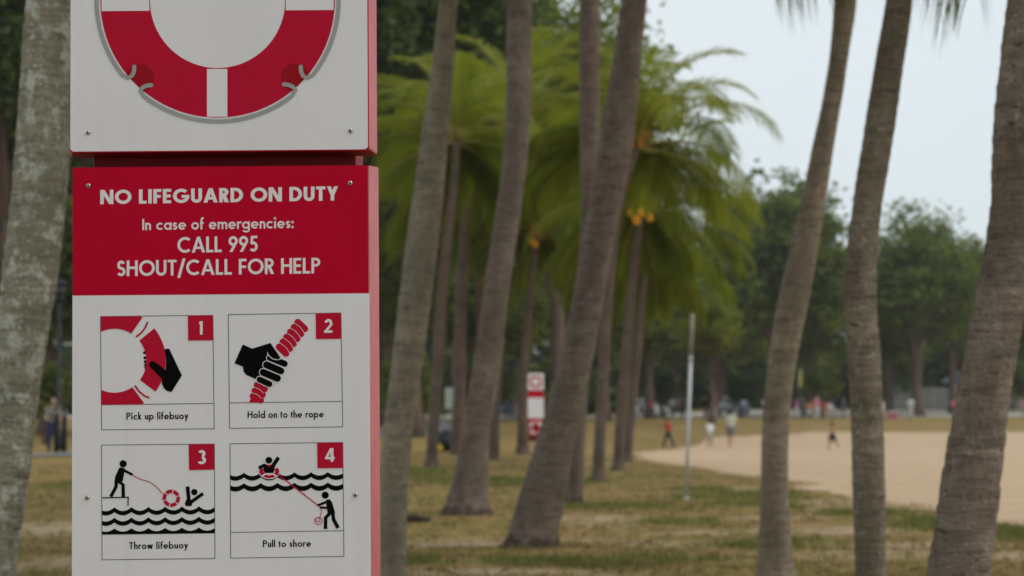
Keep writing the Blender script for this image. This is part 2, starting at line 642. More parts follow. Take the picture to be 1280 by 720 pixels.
def build_grass():
    rnd = random.Random(5)
    vs, fs, tone = [], [], []
    n = 0
    tries = 0
    while n < 26000 and tries < 300000:
        tries += 1
        y = 17 + 36 * rnd.random() ** 1.5
        x = rnd.uniform(-.27, .27) * y
        s, g, b = gmask(x, y)
        p = (.35 + .65 * g) * (1 - b * .9) * (1 - s)
        p *= ss(-.25, .25, fbm(x * 1.2, y * 1.2, 33) + .12)
        if rnd.random() > p:
            continue
        n += 1
        z = ground_z(x, y)
        k = 4
        hh = rnd.uniform(.018, .05) * (1 + .9 * g)
        for _ in range(k):
            a = rnd.uniform(0, 6.28)
            bx, by = x + rnd.gauss(0, .03), y + rnd.gauss(0, .03)
            w = rnd.uniform(.004, .008)
            dx, dy = math.cos(a), math.sin(a)
            h = hh * rnd.uniform(.7, 1.3)
            i = len(vs)
            vs += [(bx - dy * w, by + dx * w, z - .005), (bx + dy * w, by - dx * w, z - .005), (bx + dx * h * .7, by + dy * h * .7, z + h)]
            fs.append((i, i + 1, i + 2))
            tone.append(min(1, max(0, g * .9 + rnd.uniform(-.15, .25))))
    me = bpy.data.meshes.new('grass')
    me.from_pydata(vs, [], fs)
    add_tone(me, tone)
    me.materials.append(M['grass_blade'])
    tag(link('grass', me), 'short dry grass tufts on the lawn', 'grass', kind='stuff')


build_grass()


def build_litter():
    rnd = random.Random(9)
    vs, fs, tone = [], [], []
    for _ in range(2600):
        y = 17 + 40 * rnd.random() ** 1.3
        x = rnd.uniform(-.26, .24) * y
        if gmask(x, y)[0] > .4 or fbm(x * .8, y * .6, 50) < -.05:
            continue
        z = ground_z(x, y) + rnd.uniform(.012, .03)
        a = rnd.uniform(0, 6.28)
        l, w = rnd.uniform(.03, .09), rnd.uniform(.015, .03)
        u, v = Vector((math.cos(a), math.sin(a), rnd.uniform(-.3, .3))), Vector((-math.sin(a), math.cos(a), rnd.uniform(-.3, .3)))
        p = Vector((x, y, z))
        b = len(vs)
        vs += [tuple(p - u * l), tuple(p + v * w + Vector((0, 0, .012))), tuple(p + u * l), tuple(p - v * w + Vector((0, 0, .012)))]
        fs.append((b, b + 1, b + 2, b + 3))
        tone.append(rnd.random())
    me = bpy.data.meshes.new('leaf_litter')
    me.from_pydata(vs, [], fs)
    add_tone(me, tone)
    me.materials.append(leaf('dead_leaf', (.10, .05, .025), (.34, .20, .10), .15, .7))
    tag(link('leaf_litter', me), 'fallen brown leaves scattered over the lawn', 'leaf litter', kind='stuff')


build_litter()


def strip(name, pts, width, m, lift, label, cat):
    """flat ribbon lying on the ground along pts"""
    P = []
    for i in range(len(pts) - 1):
        a, b = Vector(pts[i]), Vector(pts[i + 1])
        n = max(2, int((b - a).length / 1.5))
        P += [a.lerp(b, k / n) for k in range(n)]
    P.append(Vector(pts[-1]))
    vs, fs = [], []
    for i, p in enumerate(P):
        t = (P[min(i + 1, len(P) - 1)] - P[max(0, i - 1)]).normalized()
        nrm = Vector((-t.y, t.x))
        for s in (-1, -.5, 0, .5, 1):
            q = p + nrm * s * width / 2
            vs.append((q.x, q.y, ground_z(q.x, q.y) + lift))
        if i:
            b = (i - 1) * 5
            fs += [(b + k, b + k + 1, b + k + 6, b + k + 5) for k in range(4)]
    me = bpy.data.meshes.new(name)
    me.from_pydata(vs, [], fs)
    me.materials.append(m)
    return tag(link(name, me), label, cat, kind='structure')


strip('path', [(-26, 50), (-18, 57), (-11.5, 62), (-9.5, 75), (-6, 110), (-3, 150), (0, 172)], 3.6, M['asphalt'], .03, 'grey paved path under the trees', 'path')
strip('road', [(-90, 185), (-20, 184), (18, 184), (40, 186), (120, 200)], 20, M['concrete'], .035, 'pale paved promenade behind the trees', 'road')


# ------------------------------------------------------------------ lettering (stroke built geometric sans)
def arc_poly(cx, cy, rx, ry, a0, a1, r, n=None):
    n = n or max(4, int(abs(a1 - a0) / 9))
    q = []
    P = []
    for i in range(n + 1):
        a = R(a0 + (a1 - a0) * i / n)
        c, s = math.cos(a), math.sin(a)
        P.append(((cx + (rx + r) * c, cy + (ry + r) * s), (cx + (rx - r) * c, cy + (ry - r) * s)))
    for i in range(n):
        q.append([P[i][0], P[i + 1][0], P[i + 1][1], P[i][1]])
    return q


def glyph(ch, w):
    """-> (advance, [layers]) ; each layer is a list of polygons that do not overlap"""
    r = w / 2
    L = []

    def V(x, y0=0, y1=1):
        L.append([[(x - r, y0), (x + r, y0), (x + r, y1), (x - r, y1)]])

    def H(y, x0, x1, k=.92):
        L.append([[(x0, y - r * k), (x1, y - r * k), (x1, y + r * k), (x0, y + r * k)]])

    def D(x0, y0, x1, y1, k=1.08):
        h = r * k
        L.append([[(x0 - h, y0), (x0 + h, y0), (x1 + h, y1), (x1 - h, y1)]])

    def A(cx, cy, rx, ry, a0, a1):
        L.append(arc_poly(cx, cy, rx, ry, a0, a1, r))
    xh = .64
    asc = 1.06
    o = xh / 2
    cr_ = xh / 2 - r          # centreline radius of the round letters
    bw = 2 * (cr_ + r)
    adv = .5
    if ch == ' ':
        return .36, []
    if ch == 'A':
        D(r * 1.1, 0, .43, 1); D(.86 - r * 1.1, 0, .43, 1); H(.30, .2, .66, .85); adv = .86
    elif ch == 'C':
        A(.5, .5, .5 - r, .5 - r, 48, 312); adv = .86
    elif ch == 'D':
        V(r); H(1 - r * .92, r, .30); H(r * .92, r, .30); A(.30, .5, .46 - r, .5 - r, -90, 90); adv = .77
    elif ch == 'E':
        V(r); H(1 - r * .92, r, .5); H(.51, r, .47); H(r * .92, r, .5); adv = .52
    elif ch == 'F':
        V(r); H(1 - r * .92, r, .48); H(.49, r, .45); adv = .49
    elif ch == 'G':
        A(.5, .5, .5 - r, .5 - r, 44, 352); H(.46, .52, 1.0 - r * .2); adv = 1.0
    elif ch == 'H':
        V(r); V(.70 - r); H(.53, r, .70 - r); adv = .70
    elif ch == 'I':
        V(r); adv = w
    elif ch == 'L':
        V(r); H(r * .92, r, .46); adv = .47
    elif ch == 'N':
        V(r); V(.80 - r); D(.80 - r * 1.2, 0, r * 1.2, 1, 1.2); adv = .80
    elif ch == 'O':
        A(.5, .5, .5 - r, .5 - r, 0, 360); adv = 1.0
    elif ch in 'PR':
        V(r)
        bt = .43
        ry = (1 - bt) / 2 - r * .95
        cy = bt + (1 - bt) / 2
        H(1 - r * .95, r, .27); H(bt + r * .95, r, .27); A(.27, cy, .29 - r, ry, -90, 90); adv = .56
        if ch == 'R':
            D(.58 - r * 1.1, 0, .26, bt + r, 1.2); adv = .59
    elif ch == 'S':
        ry = (.5 - r) / 2
        A(.27, 1 - r - ry, .25 - r, ry, 25, 270); A(.27, r + ry, .27 - r, ry, -155, 90); adv = .54
    elif ch == 'T':
        V(.28, 0, 1 - r); H(1 - r * .92, 0, .56); adv = .56
    elif ch == 'U':
        V(r, .33); V(.66 - r, .33); A(.33, .33, .33 - r, .33 - r, 180, 360); adv = .66
    elif ch == 'Y':
        V(.34, 0, .46); D(.34, .40, r * 1.1, 1); D(.34, .40, .68 - r * 1.1, 1); adv = .68
    elif ch == '/':
        D(.06, -.16, .40, 1.08); adv = .46
    elif ch == '9':
        A(.30, .69, .30 - r, .31 - r, 0, 360); D(.16, 0, .56 - r * .9, .60, 1.15); adv = .60
    elif ch == '5':
        H(1 - r * .92, .16, .52); D(.10 + r * .6, .50, .19, 1, .9); A(.26, .32, .29 - r, .32 - r, -140, 135); adv = .58
    elif ch == '1':
        V(.22); L.append([[(.02, .83), (.22, .83), (.22, 1), (.12, 1)]]); adv = .34
    elif ch == '2':
        A(.30, .71, .27 - r, .29 - r, -28, 170); D(.10, r, .50, .60, 1.1); H(r * .92, 0, .58); adv = .6
    elif ch == '3':
        A(.28, .74, .24 - r, .26 - r, -80, 150); A(.28, .28, .28 - r, .28 - r, -150, 85); adv = .58
    elif ch == '4':
        V(.46, 0, 1); D(.06, .25, .42, 1, 1.0); H(.27, .0, .64); adv = .66
    elif ch == 'a':
        A(o, o, cr_, cr_, 0, 360); V(bw - r + .01, 0, xh); adv = bw + .01
    elif ch == 'b':
        A(o, o, cr_, cr_, 0, 360); V(r - .01, 0, asc); adv = bw
    elif ch == 'c':
        A(o, o, cr_, cr_, 45, 315); adv = bw * .86
    elif ch == 'd':
        A(o, o, cr_, cr_, 0, 360); V(bw - r + .01, 0, asc); adv = bw + .01
    elif ch == 'e':
        A(o, o, cr_, cr_, 2, 318); H(o * .98, r, bw - r * .3, .8); adv = bw
    elif ch == 'f':
        V(.12, 0, .86); A(.12 + .15, .86, .15, asc - .86 - r, 70, 180); H(xh - r, 0, .32, .9); adv = .30
    elif ch == 'g':
        A(o, o, cr_, cr_, 0, 360); V(bw - r + .01, -.08, xh); A(o + .01, -.08, cr_, .24 - r, 200, 360); adv = bw + .01
    elif ch in 'hnmr':
        V(r, 0, asc if ch == 'h' else xh)
        q = .24 - r
        if ch == 'r':
            A(.26, xh - .2, .26 - r, .2 - r, 50, 165); adv = .34
        else:
            A(.24, xh - .24, q, q, 0, 180); V(.48 - r, 0, xh - .24); adv = .48
            if ch == 'm':
                A(.24 + 2 * q, xh - .24, q, q, 0, 180); V(.24 + 3 * q, 0, xh - .24); adv = .48 + 2 * q
    elif ch == 'i':
        V(r + .01, 0, xh); A(r + .01, .88, .035, .035, 0, 360); adv = w + .02
    elif ch == 'k':
        V(r, 0, asc); D(r, .26, .42 - r, xh, 1.2); D(.48 - r, 0, r + .06, .36, 1.25); adv = .47
    elif ch == 'l':
        V(r, 0, asc); adv = w
    elif ch == 'o':
        A(o, o, cr_, cr_, 0, 360); adv = bw
    elif ch == 'p':
        A(o, o, cr_, cr_, 0, 360); V(r - .01, -.32, xh); adv = bw
    elif ch == 's':
        ry = (xh / 2 - r) / 2
        A(.19, xh - r - ry, .18 - r, ry, 20, 270); A(.19, r + ry, .19 - r, ry, -160, 90); adv = .38
    elif ch == 't':
        V(.13, 0, .86); H(xh - r, 0, .27, .9); adv = .27
    elif ch == 'u':
        V(r, .24, xh); V(.46 - r, .0, xh); A(.23, .24, .23 - r, .24 - r, 180, 360); adv = .46
    elif ch == 'w':
        D(.20, 0, r, xh); D(.20, 0, .37, xh); D(.54, 0, .37, xh); D(.54, 0, .74 - r, xh); adv = .74
    elif ch == 'y':
        D(.25, 0, r, xh); D(.13, -.32, .50 - r, xh); adv = .50
    elif ch == ':':
        A(.09, .10, .04, .04, 0, 360); A(.09, .52, .04, .04, 0, 360); adv = .18
    return adv, L


class Board:
    """collects flat print on the sign plane; points given as photo pixels are put back on that plane"""
    D0 = 4.53
    ROLL = R(-.45)
    BASE = None

    @classmethod
    def loc(cls, px, py):
        p = at(px, py, cls.D0) - cls.BASE
        c, s = math.cos(-cls.ROLL), math.sin(-cls.ROLL)
        # object is rotated by ROLL about Y: undo it
        return (p.x * c + p.z * s, -p.x * s + p.z * c)


Board.BASE = at(277, 0, Board.D0)
Board.BASE.z = 0.0
Board.BASE.x = at(278.5, 846, Board.D0).x


class Print(MB):
    def __init__(s, lift=.0003):
        super().__init__()
        s.lift = lift
        s.smooth = False

    def poly(s, pts, mat, layer=0):
        q = [Board.loc(*p) for p in pts]
        ar = sum(q[i][0] * q[(i + 1) % len(q)][1] - q[(i + 1) % len(q)][0] * q[i][1] for i in range(len(q)))
        if ar < 0:
            q = q[::-1]
        y = -(s.lift + layer * .00006)
        s.add([(a, y, b) for a, b in q], [tuple(range(len(q)))], mat)

    def stroke(s, pts, w, mat, layer=0, caps=True):
        """round-joined line through pixel points"""
        n = len(pts)
        Lf, Rt = [], []
        for i in range(n):
            a, b = pts[max(0, i - 1)], pts[min(n - 1, i + 1)]
            dx, dy = b[0] - a[0], b[1] - a[1]
            l = math.hypot(dx, dy) or 1
            nx, ny = -dy / l * w / 2, dx / l * w / 2
            Lf.append((pts[i][0] + nx, pts[i][1] + ny))
            Rt.append((pts[i][0] - nx, pts[i][1] - ny))
        for i in range(n - 1):
            s.poly([Lf[i], Lf[i + 1], Rt[i + 1], Rt[i]], mat, layer)
        if caps:
            for p in (pts[0], pts[-1]):
                s.disc(p[0], p[1], w / 2, w / 2, mat, layer + .4)

    def disc(s, x, y, rx, ry, mat, layer=0, n=28, rot=0):
        c, sn = math.cos(rot), math.sin(rot)
        P = []
        for k in range(n):
            a = 2 * math.pi * k / n
            u, v = rx * math.cos(a), ry * math.sin(a)
            P.append((x + u * c - v * sn, y + u * sn + v * c))
        s.poly(P, mat, layer)

    def ring(s, x, y, r0, r1, a0, a1, mat, layer=0, n=None, sy=1.0):
        n = n or max(4, int(abs(a1 - a0) / 4))
        for i in range(n):
            t0, t1 = R(a0 + (a1 - a0) * i / n), R(a0 + (a1 - a0) * (i + 1) / n)
            s.poly([(x + r1 * math.cos(t0), y - sy * r1 * math.sin(t0)), (x + r1 * math.cos(t1), y - sy * r1 * math.sin(t1)),
                    (x + r0 * math.cos(t1), y - sy * r0 * math.sin(t1)), (x + r0 * math.cos(t0), y - sy * r0 * math.sin(t0))], mat, layer)

    def text(s, txt, xl, xr, bl, br, cap, w, mat, gap=.10):
        items, x = [], 0
        for ch in txt:
            a, L = glyph(ch, w)
            items.append((x, L))
            x += a + (gap if ch != ' ' else 0)
        Wd = x - gap
        k = (xr - xl) / Wd
        sl = (br - bl) / (xr - xl)
        for x0, L in items:
            for li, lay in enumerate(L):
                for pg in lay:
                    P = []
                    for u, v in pg:
                        X = (x0 + u) * k
                        P.append((xl + X, bl + sl * X - v * cap))
                    s.poly(P, mat, li)


# ------------------------------------------------------------------ lifebuoy sign
def ngon_prism(mb, prof, y0, y1, grow, mat_front, mat_side):
    """board: front outline (x,z) at y0, back outline grown at y1"""
    n = len(prof)
    cx = sum(p[0] for p in prof) / n
    cz = sum(p[1] for p in prof) / n
    back = []
    for x, z in prof:
        back.append((x + grow * (1 if x > cx else -1), z + grow * .35 * (1 if z > cz else -1)))
    fr = [(x, y0, z) for x, z in prof]
    bk = [(x, y1, z) for x, z in back]
    mb.add(fr, [tuple(range(n))], mat_front)
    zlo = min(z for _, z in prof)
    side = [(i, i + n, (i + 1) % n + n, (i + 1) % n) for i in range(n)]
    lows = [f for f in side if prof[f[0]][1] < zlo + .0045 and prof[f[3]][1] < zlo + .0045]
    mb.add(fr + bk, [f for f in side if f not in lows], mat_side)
    mb.add(fr + bk, lows, M['post_red'])  # underside takes a darker red: its shade is put into the colour
    mb.add(bk, [tuple(range(n - 1, -1, -1))], mat_side)


def round_rect(x0, z0, x1, z1, r, n=5):
    P = []
    for cx, cz, a in ((x1 - r, z0 + r, -90), (x1 - r, z1 - r, 0), (x0 + r, z1 - r, 90), (x0 + r, z0 + r, 180)):
        for k in range(n + 1):
            t = R(a + 90 * k / n)
            P.append((cx + r * math.cos(t), cz + r * math.sin(t)))
    return P


def torus(mb, c, Rr, r, m1, m2, seg=48, ts=14, axis='Y', band=.22):
    vs, fs1, fs2 = [], [], []
    for i in range(seg):
        a = 2 * math.pi * i / seg
        for k in range(ts):
            b = 2 * math.pi * k / ts
            rr = Rr + r * math.cos(b)
            vs.append((c[0] + rr * math.cos(a), c[1] + r * math.sin(b), c[2] + rr * math.sin(a)))
    for i in range(seg):
        q = (i / seg * 4) % 1
        tgt = fs2 if (q < band / 2 or q > 1 - band / 2) else fs1
        for k in range(ts):
            i2, k2 = (i + 1) % seg, (k + 1) % ts
            tgt.append((i * ts + k, i * ts + k2, i2 * ts + k2, i2 * ts + k))
    mb.add(vs, fs1, m1)
    b = len(mb.v) - len(vs)
    i1 = mb.mi(m2)
    for f in fs2:
        mb.f.append(tuple(b + k for k in f))
        mb.m.append(i1)


def screw(px, py, parent):
    x, z = Board.loc(px, py)
    mb = MB()
    rr = .0052
    prof = [(rr, 0), (rr * .96, .0012), (rr * .8, .0026), (rr * .5, .0034), (rr * .42, .0034), (rr * .40, .0016), (0.0001, .0016)]
    seg = 18
    vs = []
    for q, h in prof:
        for k in range(seg):
            a = 2 * math.pi * k / seg
            vs.append((x + q * math.cos(a), -h - .0002, z + q * math.sin(a)))
    n = len(prof)
    f1, f2 = [], []
    for i in range(n - 1):
        for k in range(seg):
            k2 = (k + 1) % seg
            (f2 if i >= 4 else f1).append((i * seg + k, i * seg + k2, (i + 1) * seg + k2, (i + 1) * seg + k))
    mb.add(vs, f1, M['steel'])
    mb.add(vs, f2, M['socket'])
    return mb.build('screw', parent=parent)


RINGC = (272.0, 0.5)


def ring_picture(parent):
    p = Print(.0004)
    x, y = RINGC
    r0, r1 = 84.5, 146.5
    p.ring(x, y, r0, r1, 0, 360, M['print_red'], 0, 120)
    for cx, cy in ((175, 98), (369, 97)):
        for sy in (1, -1):
            P = []
            for k in range(32):
                a = 2 * math.pi * k / 32
                qx, qy = cx + 18 * math.cos(a), y + sy * (cy - y) + 18 * math.sin(a)
                d = math.hypot(qx - x, qy - y)
                if d > r1:
                    qx, qy = x + (qx - x) * r1 / d, y + (qy - y) * r1 / d
                P.append((qx, qy))
            p.poly(P, M['print_darkred'], 2)
    # white bands, each inside a thin red outline
    b = 13.2
    p.poly([(x - b, y + r0 + 1.2), (x + b - 1, y + r0 + 1.2), (x + b - 1, y + r1 - 1), (x - b, y + r1 - 1)], M['print_white'], 4)
    p.poly([(x - b, y - r0 - 1.2), (x + b - 1, y - r0 - 1.2), (x + b - 1, y - r1 + 1), (x - b, y - r1 + 1)], M['print_white'], 4)
    p.poly([(x - r1 + 1.2, y - 13), (x - r0 - 1.2, y - 13), (x - r0 - .6, y + 13), (x - r1 + 1.6, y + 13.5)], M['print_white'], 4)
    p.poly([(x + r0 + 1.2, y - 13), (x + r1 - 1.2, y - 13), (x + r1 - 1.6, y + 12), (x + r0 + .6, y + 12.5)], M['print_white'], 4)
    return p.build('ring_picture', parent=parent)


def rope_picture(parent):
    x, y = RINGC
    p = Print(.0009)
    rr = 151.2
    # lower rope loop with its two hooks
    for sy in (1, -1):
        def fl(P):
            return [(a, y + sy * (c - y)) for a, c in P]
        arc = [(x + rr * math.cos(R(a)), y + rr * math.sin(R(a))) for a in np.linspace(130, 50, 34)]
        P = [(189, 106.5), (184, 107), (178.5, 109.5), (175.2, 113)] + arc[1:-1] + [(369.5, 112), (366, 108.5), (360.5, 106), (355, 105.5)]
        p.stroke(fl(P), 5.2, M['print_grey'], 3)
    for sx in (-1, 1):
        arc = [(x + sx * rr * math.cos(R(a)), y + rr * math.sin(R(a))) for a in np.linspace(-38, 38, 40)]
        ext = [(x + sx * 112, 97.5), (x + sx * 107, 95), (x + sx * 104.5, 90), (x + sx * 104, 83.5)]
        P = [(a, 2 * y - c) for a, c in ext[::-1]] + arc + ext
        p.stroke(P, 5.2, M['print_grey'], 3)
    return p.build('rope_picture', parent=parent)


def zoomer(rx, ry, k=4.2333):
    return lambda x, y: (rx + x / k, ry + y / k)


def zz(z, pts):
    return [z(*q) for q in pts]


def sausage(p, z, a, b, r, m, layer):
    q0, q1 = z(*a), z(*b)
    p.stroke([q0, q1], 2 * r / 4.2333, m, layer)


def waves(p, z, x0, x1, cusps, ytop, A, ybot, A2, flat=None, tilt=0.0):
    def prof(x, yb, Am):
        for i in range(len(cusps) - 1):
            if cusps[i] <= x <= cusps[i + 1]:
                t = (x - cusps[i]) / (cusps[i + 1] - cusps[i])
                return yb + Am * (1 - abs(2 * t - 1) ** 2.0)
        return yb
    xs = sorted(set(list(np.linspace(x0, x1, 90)) + [c for c in cusps if x0 < c < x1]))
    for a, b in zip(xs[:-1], xs[1:]):
        ta, tb = tilt * (a - x0), tilt * (b - x0)
        lo_a = (flat if flat else prof(a, ybot, A2)) + ta
        lo_b = (flat if flat else prof(b, ybot, A2)) + tb
        p.poly(zz(z, [(a, prof(a, ytop, A) + ta), (b, prof(b, ytop, A) + tb), (b, lo_b), (a, lo_a)]), M['print_black'], 0)


def frame(name, quad, div, parent):
    p = Print(.0005)
    for a, b in zip(quad, quad[1:] + quad[:1]):
        p.stroke([a, b], .85, M['print_line'], 0, False)
    if div:
        p.stroke(div, .85, M['print_line'], 1, False)
    return p.build(name, parent=parent)


def tile(quad, ch, xl, xr, yt, yb, parent):
    p = Print(.0008)
    p.poly(quad, M['print_red'], 0)
    o = p.build('number_tile', parent=parent)
    p = Print(.0012)
    p.text(ch, xl, xr, yb, yb - .3, yb - yt, .19, M['print_white'])
    p.build('number', parent=parent)
    return o


def pictograms(board):
    RED, BLK, WHT = M['print_red'], M['print_black'], M['print_white']
    # --- 1 pick up lifebuoy
    z = zoomer(110, 380)
    frame('picture_frame', zz(z, [(66, 66), (661, 60), (668, 660), (72, 666)]), zz(z, [(70, 533), (666, 526)]), board)
    p = Print(.0006)
    for fx, fy in ((300, 258), (302, 285), (304, 305), (306, 322), (307, 336)):
        p.disc(*z(fx, fy), 9 / 4.23, 8 / 4.23, BLK, 0)
    cx, cy, r0, r1 = 140, 300, 169, 272

    def pt(a, r):
        return (cx + r * math.cos(R(a)), cy - r * math.sin(R(a)))
    p.poly(zz(z, [(68, 66), (279, 65)] + [pt(a, r1) for a in np.linspace(58.5, 57, 3)] + [pt(a, r0) for a in np.linspace(58, 114, 20)] + [(68, 146)]), RED, 3)
    p.ring(*z(cx, cy), r0 / 4.2333, r1 / 4.2333, -37, 39, RED, 3)
    p.poly(zz(z, [(70, 533), (279, 531)] + [pt(a, r1) for a in np.linspace(-57, -55, 3)] + [pt(a, r0) for a in np.linspace(-56, -115, 20)] + [(69, 454)]), RED, 3)
    p.stroke(zz(z, [(316, 94), (303, 125), (283, 152), (254, 174)]), 2.2, RED, 4, False)
    p.stroke(zz(z, [(326, 497), (296, 484), (270, 462), (248, 431)]), 2.2, RED, 4, False)
    p.poly(zz(z, [(406, 238), (430, 236), (497, 378), (442, 466), (418, 460), (400, 444), (391, 420), (391, 396), (370, 376), (330, 336), (352, 307), (370, 317), (411, 350), (414, 300)]), BLK, 7)
    p.disc(*z(342, 321), 19 / 4.23, 19 / 4.23, BLK, 9)
    p.build('pictogram', parent=board)
    tile(zz(z, [(528, 62), (661, 58), (663, 192), (530, 194)]), '1', *(z(583, 0)[0], z(609, 0)[0], z(0, 92)[1], z(0, 163)[1]), board)
    # --- 2 hold on to the rope
    z = zoomer(270, 380)
    frame('picture_frame', zz(z, [(65, 56), (661, 47), (671, 650), (72, 658)]), zz(z, [(70, 523), (667, 515)]), board)
    p = Print(.0006)
    for i in range(6):
        c = (452 - 19.6 * i, 113 + 26 * i)
        sausage(p, z, (c[0] - 19, c[1] - 16), (c[0] + 17, c[1] + 18), 18.5, RED, i * .5)
        if i:
            p.stroke(zz(z, [(c[0] - 24 + 9.8, c[1] - 36), (c[0] + 2 + 9.8, c[1] - 18), (c[0] + 18 + 9.8, c[1] + 2), (c[0] + 26 + 9.8, c[1] + 20)]), .5, WHT, 3.4, False)
    for i, c in enumerate([(238, 438), (227, 468), (217, 497)]):
        sausage(p, z, (c[0] - 22, c[1] - 9), (c[0] + 20, c[1] + 12), 17, RED, i * .5)
        if i:
            p.stroke(zz(z, [(c[0] - 30 + 5, c[1] - 28), (c[0] + 4, c[1] - 16), (c[0] + 26, c[1] + 4)]), .5, WHT, 2.4, False)
    p.poly(zz(z, [(180, 505), (200, 500), (246, 519), (246, 521), (179, 522)]), RED, 2)
    p.poly(zz(z, [(142, 214), (192, 236), (288, 206), (345, 290), (330, 330), (300, 380), (250, 410), (212, 398), (160, 375), (146, 357), (143, 331), (98, 314)]), BLK, 4)
    for i, (a, b, r) in enumerate([((286, 285), (363, 316), 17), ((268, 322), (343, 354), 19), ((250, 362), (325, 393), 19), ((231, 400), (283, 424), 16)]):
        sausage(p, z, a, b, r + 3.5, WHT, 7 + i * 3)
        sausage(p, z, a, b, r, BLK, 8.5 + i * 3)
    p.stroke(zz(z, [(272, 256), (281, 275), (300, 290), (325, 296), (347, 290)]), .9, WHT, 22, False)
    p.poly(zz(z, [(288, 210), (340, 288), (325, 294), (301, 287), (283, 272), (274, 250)]), BLK, 21)
    p.build('pictogram', parent=board)
    tile(zz(z, [(527, 50), (661, 47), (663, 184), (529, 186)]), '2', *(z(572, 0)[0], z(618, 0)[0], z(0, 80)[1], z(0, 153)[1]), board)
    # --- 3 throw lifebuoy
    z = zoomer(110, 545)
    frame('picture_frame', zz(z, [(72, 48), (669, 42), (672, 648), (74, 655)]), None, board)
    p = Print(.0006)
    k = 1 / 4.2333
    p.disc(*z(186, 147), 19 * k, 19 * k, BLK, 0)
    p.poly(zz(z, [(164, 170), (178, 165), (196, 173), (184, 240), (140, 240), (144, 215)]), BLK, 1)
    p.stroke(zz(z, [(185, 179), (236, 205)]), 14 * k, BLK, 3, False)
    p.stroke(zz(z, [(150, 236), (149, 268), (121, 321)]), 18 * k, BLK, 4, False)
    p.stroke(zz(z, [(160, 238), (186, 258), (187, 324)]), 18 * k, BLK, 5, False)
    p.stroke(zz(z, [(76, 327), (216, 324)]), 6 * k, BLK, 6, False)
    p.stroke(zz(z, [(213, 324), (212, 370)]), 6 * k, BLK, 7, False)
    p.stroke(zz(z, [(235, 205), (255, 218), (280, 229), (310, 237), (340, 251), (368, 274), (396, 306)]), 4.5 * k, RED, 8, False)
    for i in range(6):
        p.ring(*z(441, 329), 27 * k, 46 * k, i * 60 + 22, i * 60 + 73, RED, 10, 8)
    p.disc(*z(563, 297), 17 * k, 17 * k, BLK, 0)
    p.stroke(zz(z, [(527, 267), (531, 310), (535, 350)]), 20 * k, BLK, 1, False)
    p.poly(zz(z, [(524, 330), (556, 342), (548, 371), (518, 371), (512, 358)]), BLK, 2)
    p.stroke(zz(z, [(545, 350), (609, 304)]), 18 * k, BLK, 3, False)
    cusps = [50, 140, 230, 320, 408, 497, 587, 677]
    waves(p, z, 75, 671, cusps, 378, 20, 404, 17, None, -.012)
    waves(p, z, 75, 671, cusps, 433, 20, 459, 17, None, -.012)
    waves(p, z, 75, 671, cusps, 490, 17, 0, 0, 522, -.012)
    p.build('pictogram', parent=board)
    tile(zz(z, [(533, 45), (668, 42), (669, 178), (535, 181)]), '3', *(z(578, 0)[0], z(627, 0)[0], z(0, 75)[1], z(0, 150)[1]), board)
    # --- 4 pull to shore
    z = zoomer(270, 545)
    frame('picture_frame', zz(z, [(74, 41), (671, 34), (677, 637), (78, 646)]), zz(z, [(77, 510), (675, 501)]), board)
    p = Print(.0006)
    cusps = [58, 148, 237, 325, 415, 503, 592, 682]
    waves(p, z, 76, 672, cusps, 195, 18, 220, 17, None, -.008)
    waves(p, z, 76, 672, cusps, 250, 18, 277, 17, None, -.008)
    p.disc(*z(282, 187), 57 * k, 41 * k, WHT, 3)
    p.ring(*z(282, 187), 30 * k, 53 * k, 0, 360, RED, 5, 40, .68)
    for a in (40, 140, 225, 315):
        p.stroke([(z(282, 187)[0] + q * k * math.cos(R(a)), z(282, 187)[1] - .68 * q * k * math.sin(R(a))) for q in (29, 54)], 8 * k, WHT, 7, False)
    p.disc(*z(280, 128), 18 * k, 18 * k, BLK, 8)
    p.poly(zz(z, [(246, 150), (262, 147), (284, 168), (296, 160), (312, 170), (304, 196), (256, 196)]), BLK, 9)
    p.stroke(zz(z, [(260, 152), (226, 170)]), 17 * k, BLK, 11, False)
    p.stroke(zz(z, [(290, 176), (331, 113)]), 20 * k, BLK, 12, False)
    p.stroke(zz(z, [(328, 203), (540, 367)]), 6 * k, RED, 14, False)
    p.disc(*z(578, 313), 19 * k, 19 * k, BLK, 0)
    p.poly(zz(z, [(582, 338), (602, 335), (614, 350), (631, 408), (592, 414), (586, 380)]), BLK, 1)
    p.stroke(zz(z, [(596, 345), (536, 368)]), 13 * k, BLK, 3, False)
    p.stroke(zz(z, [(604, 360), (585, 380), (548, 378)]), 12 * k, BLK, 4, False)
    p.stroke(zz(z, [(604, 408), (580, 432), (580, 492)]), 19 * k, BLK, 5, False)
    p.stroke(zz(z, [(618, 405), (622, 440), (646, 487)]), 19 * k, BLK, 6, False)
    p.stroke(zz(z, [(556, 380), (558, 400), (553, 425), (540, 437)]), 3.6 * k, RED, 8, False)
    p.ring(*z(542, 449), 18 * k, 22 * k, 0, 360, RED, 10, 30, .95)
    p.ring(*z(540, 444), 9 * k, 13 * k, 150, 420, RED, 12, 24, .95)
    p.build('pictogram', parent=board)
    tile(zz(z, [(535, 36), (671, 34), (672, 169), (537, 171)]), '4', *(z(578, 0)[0], z(630, 0)[0], z(0, 65)[1], z(0, 137)[1]), board)


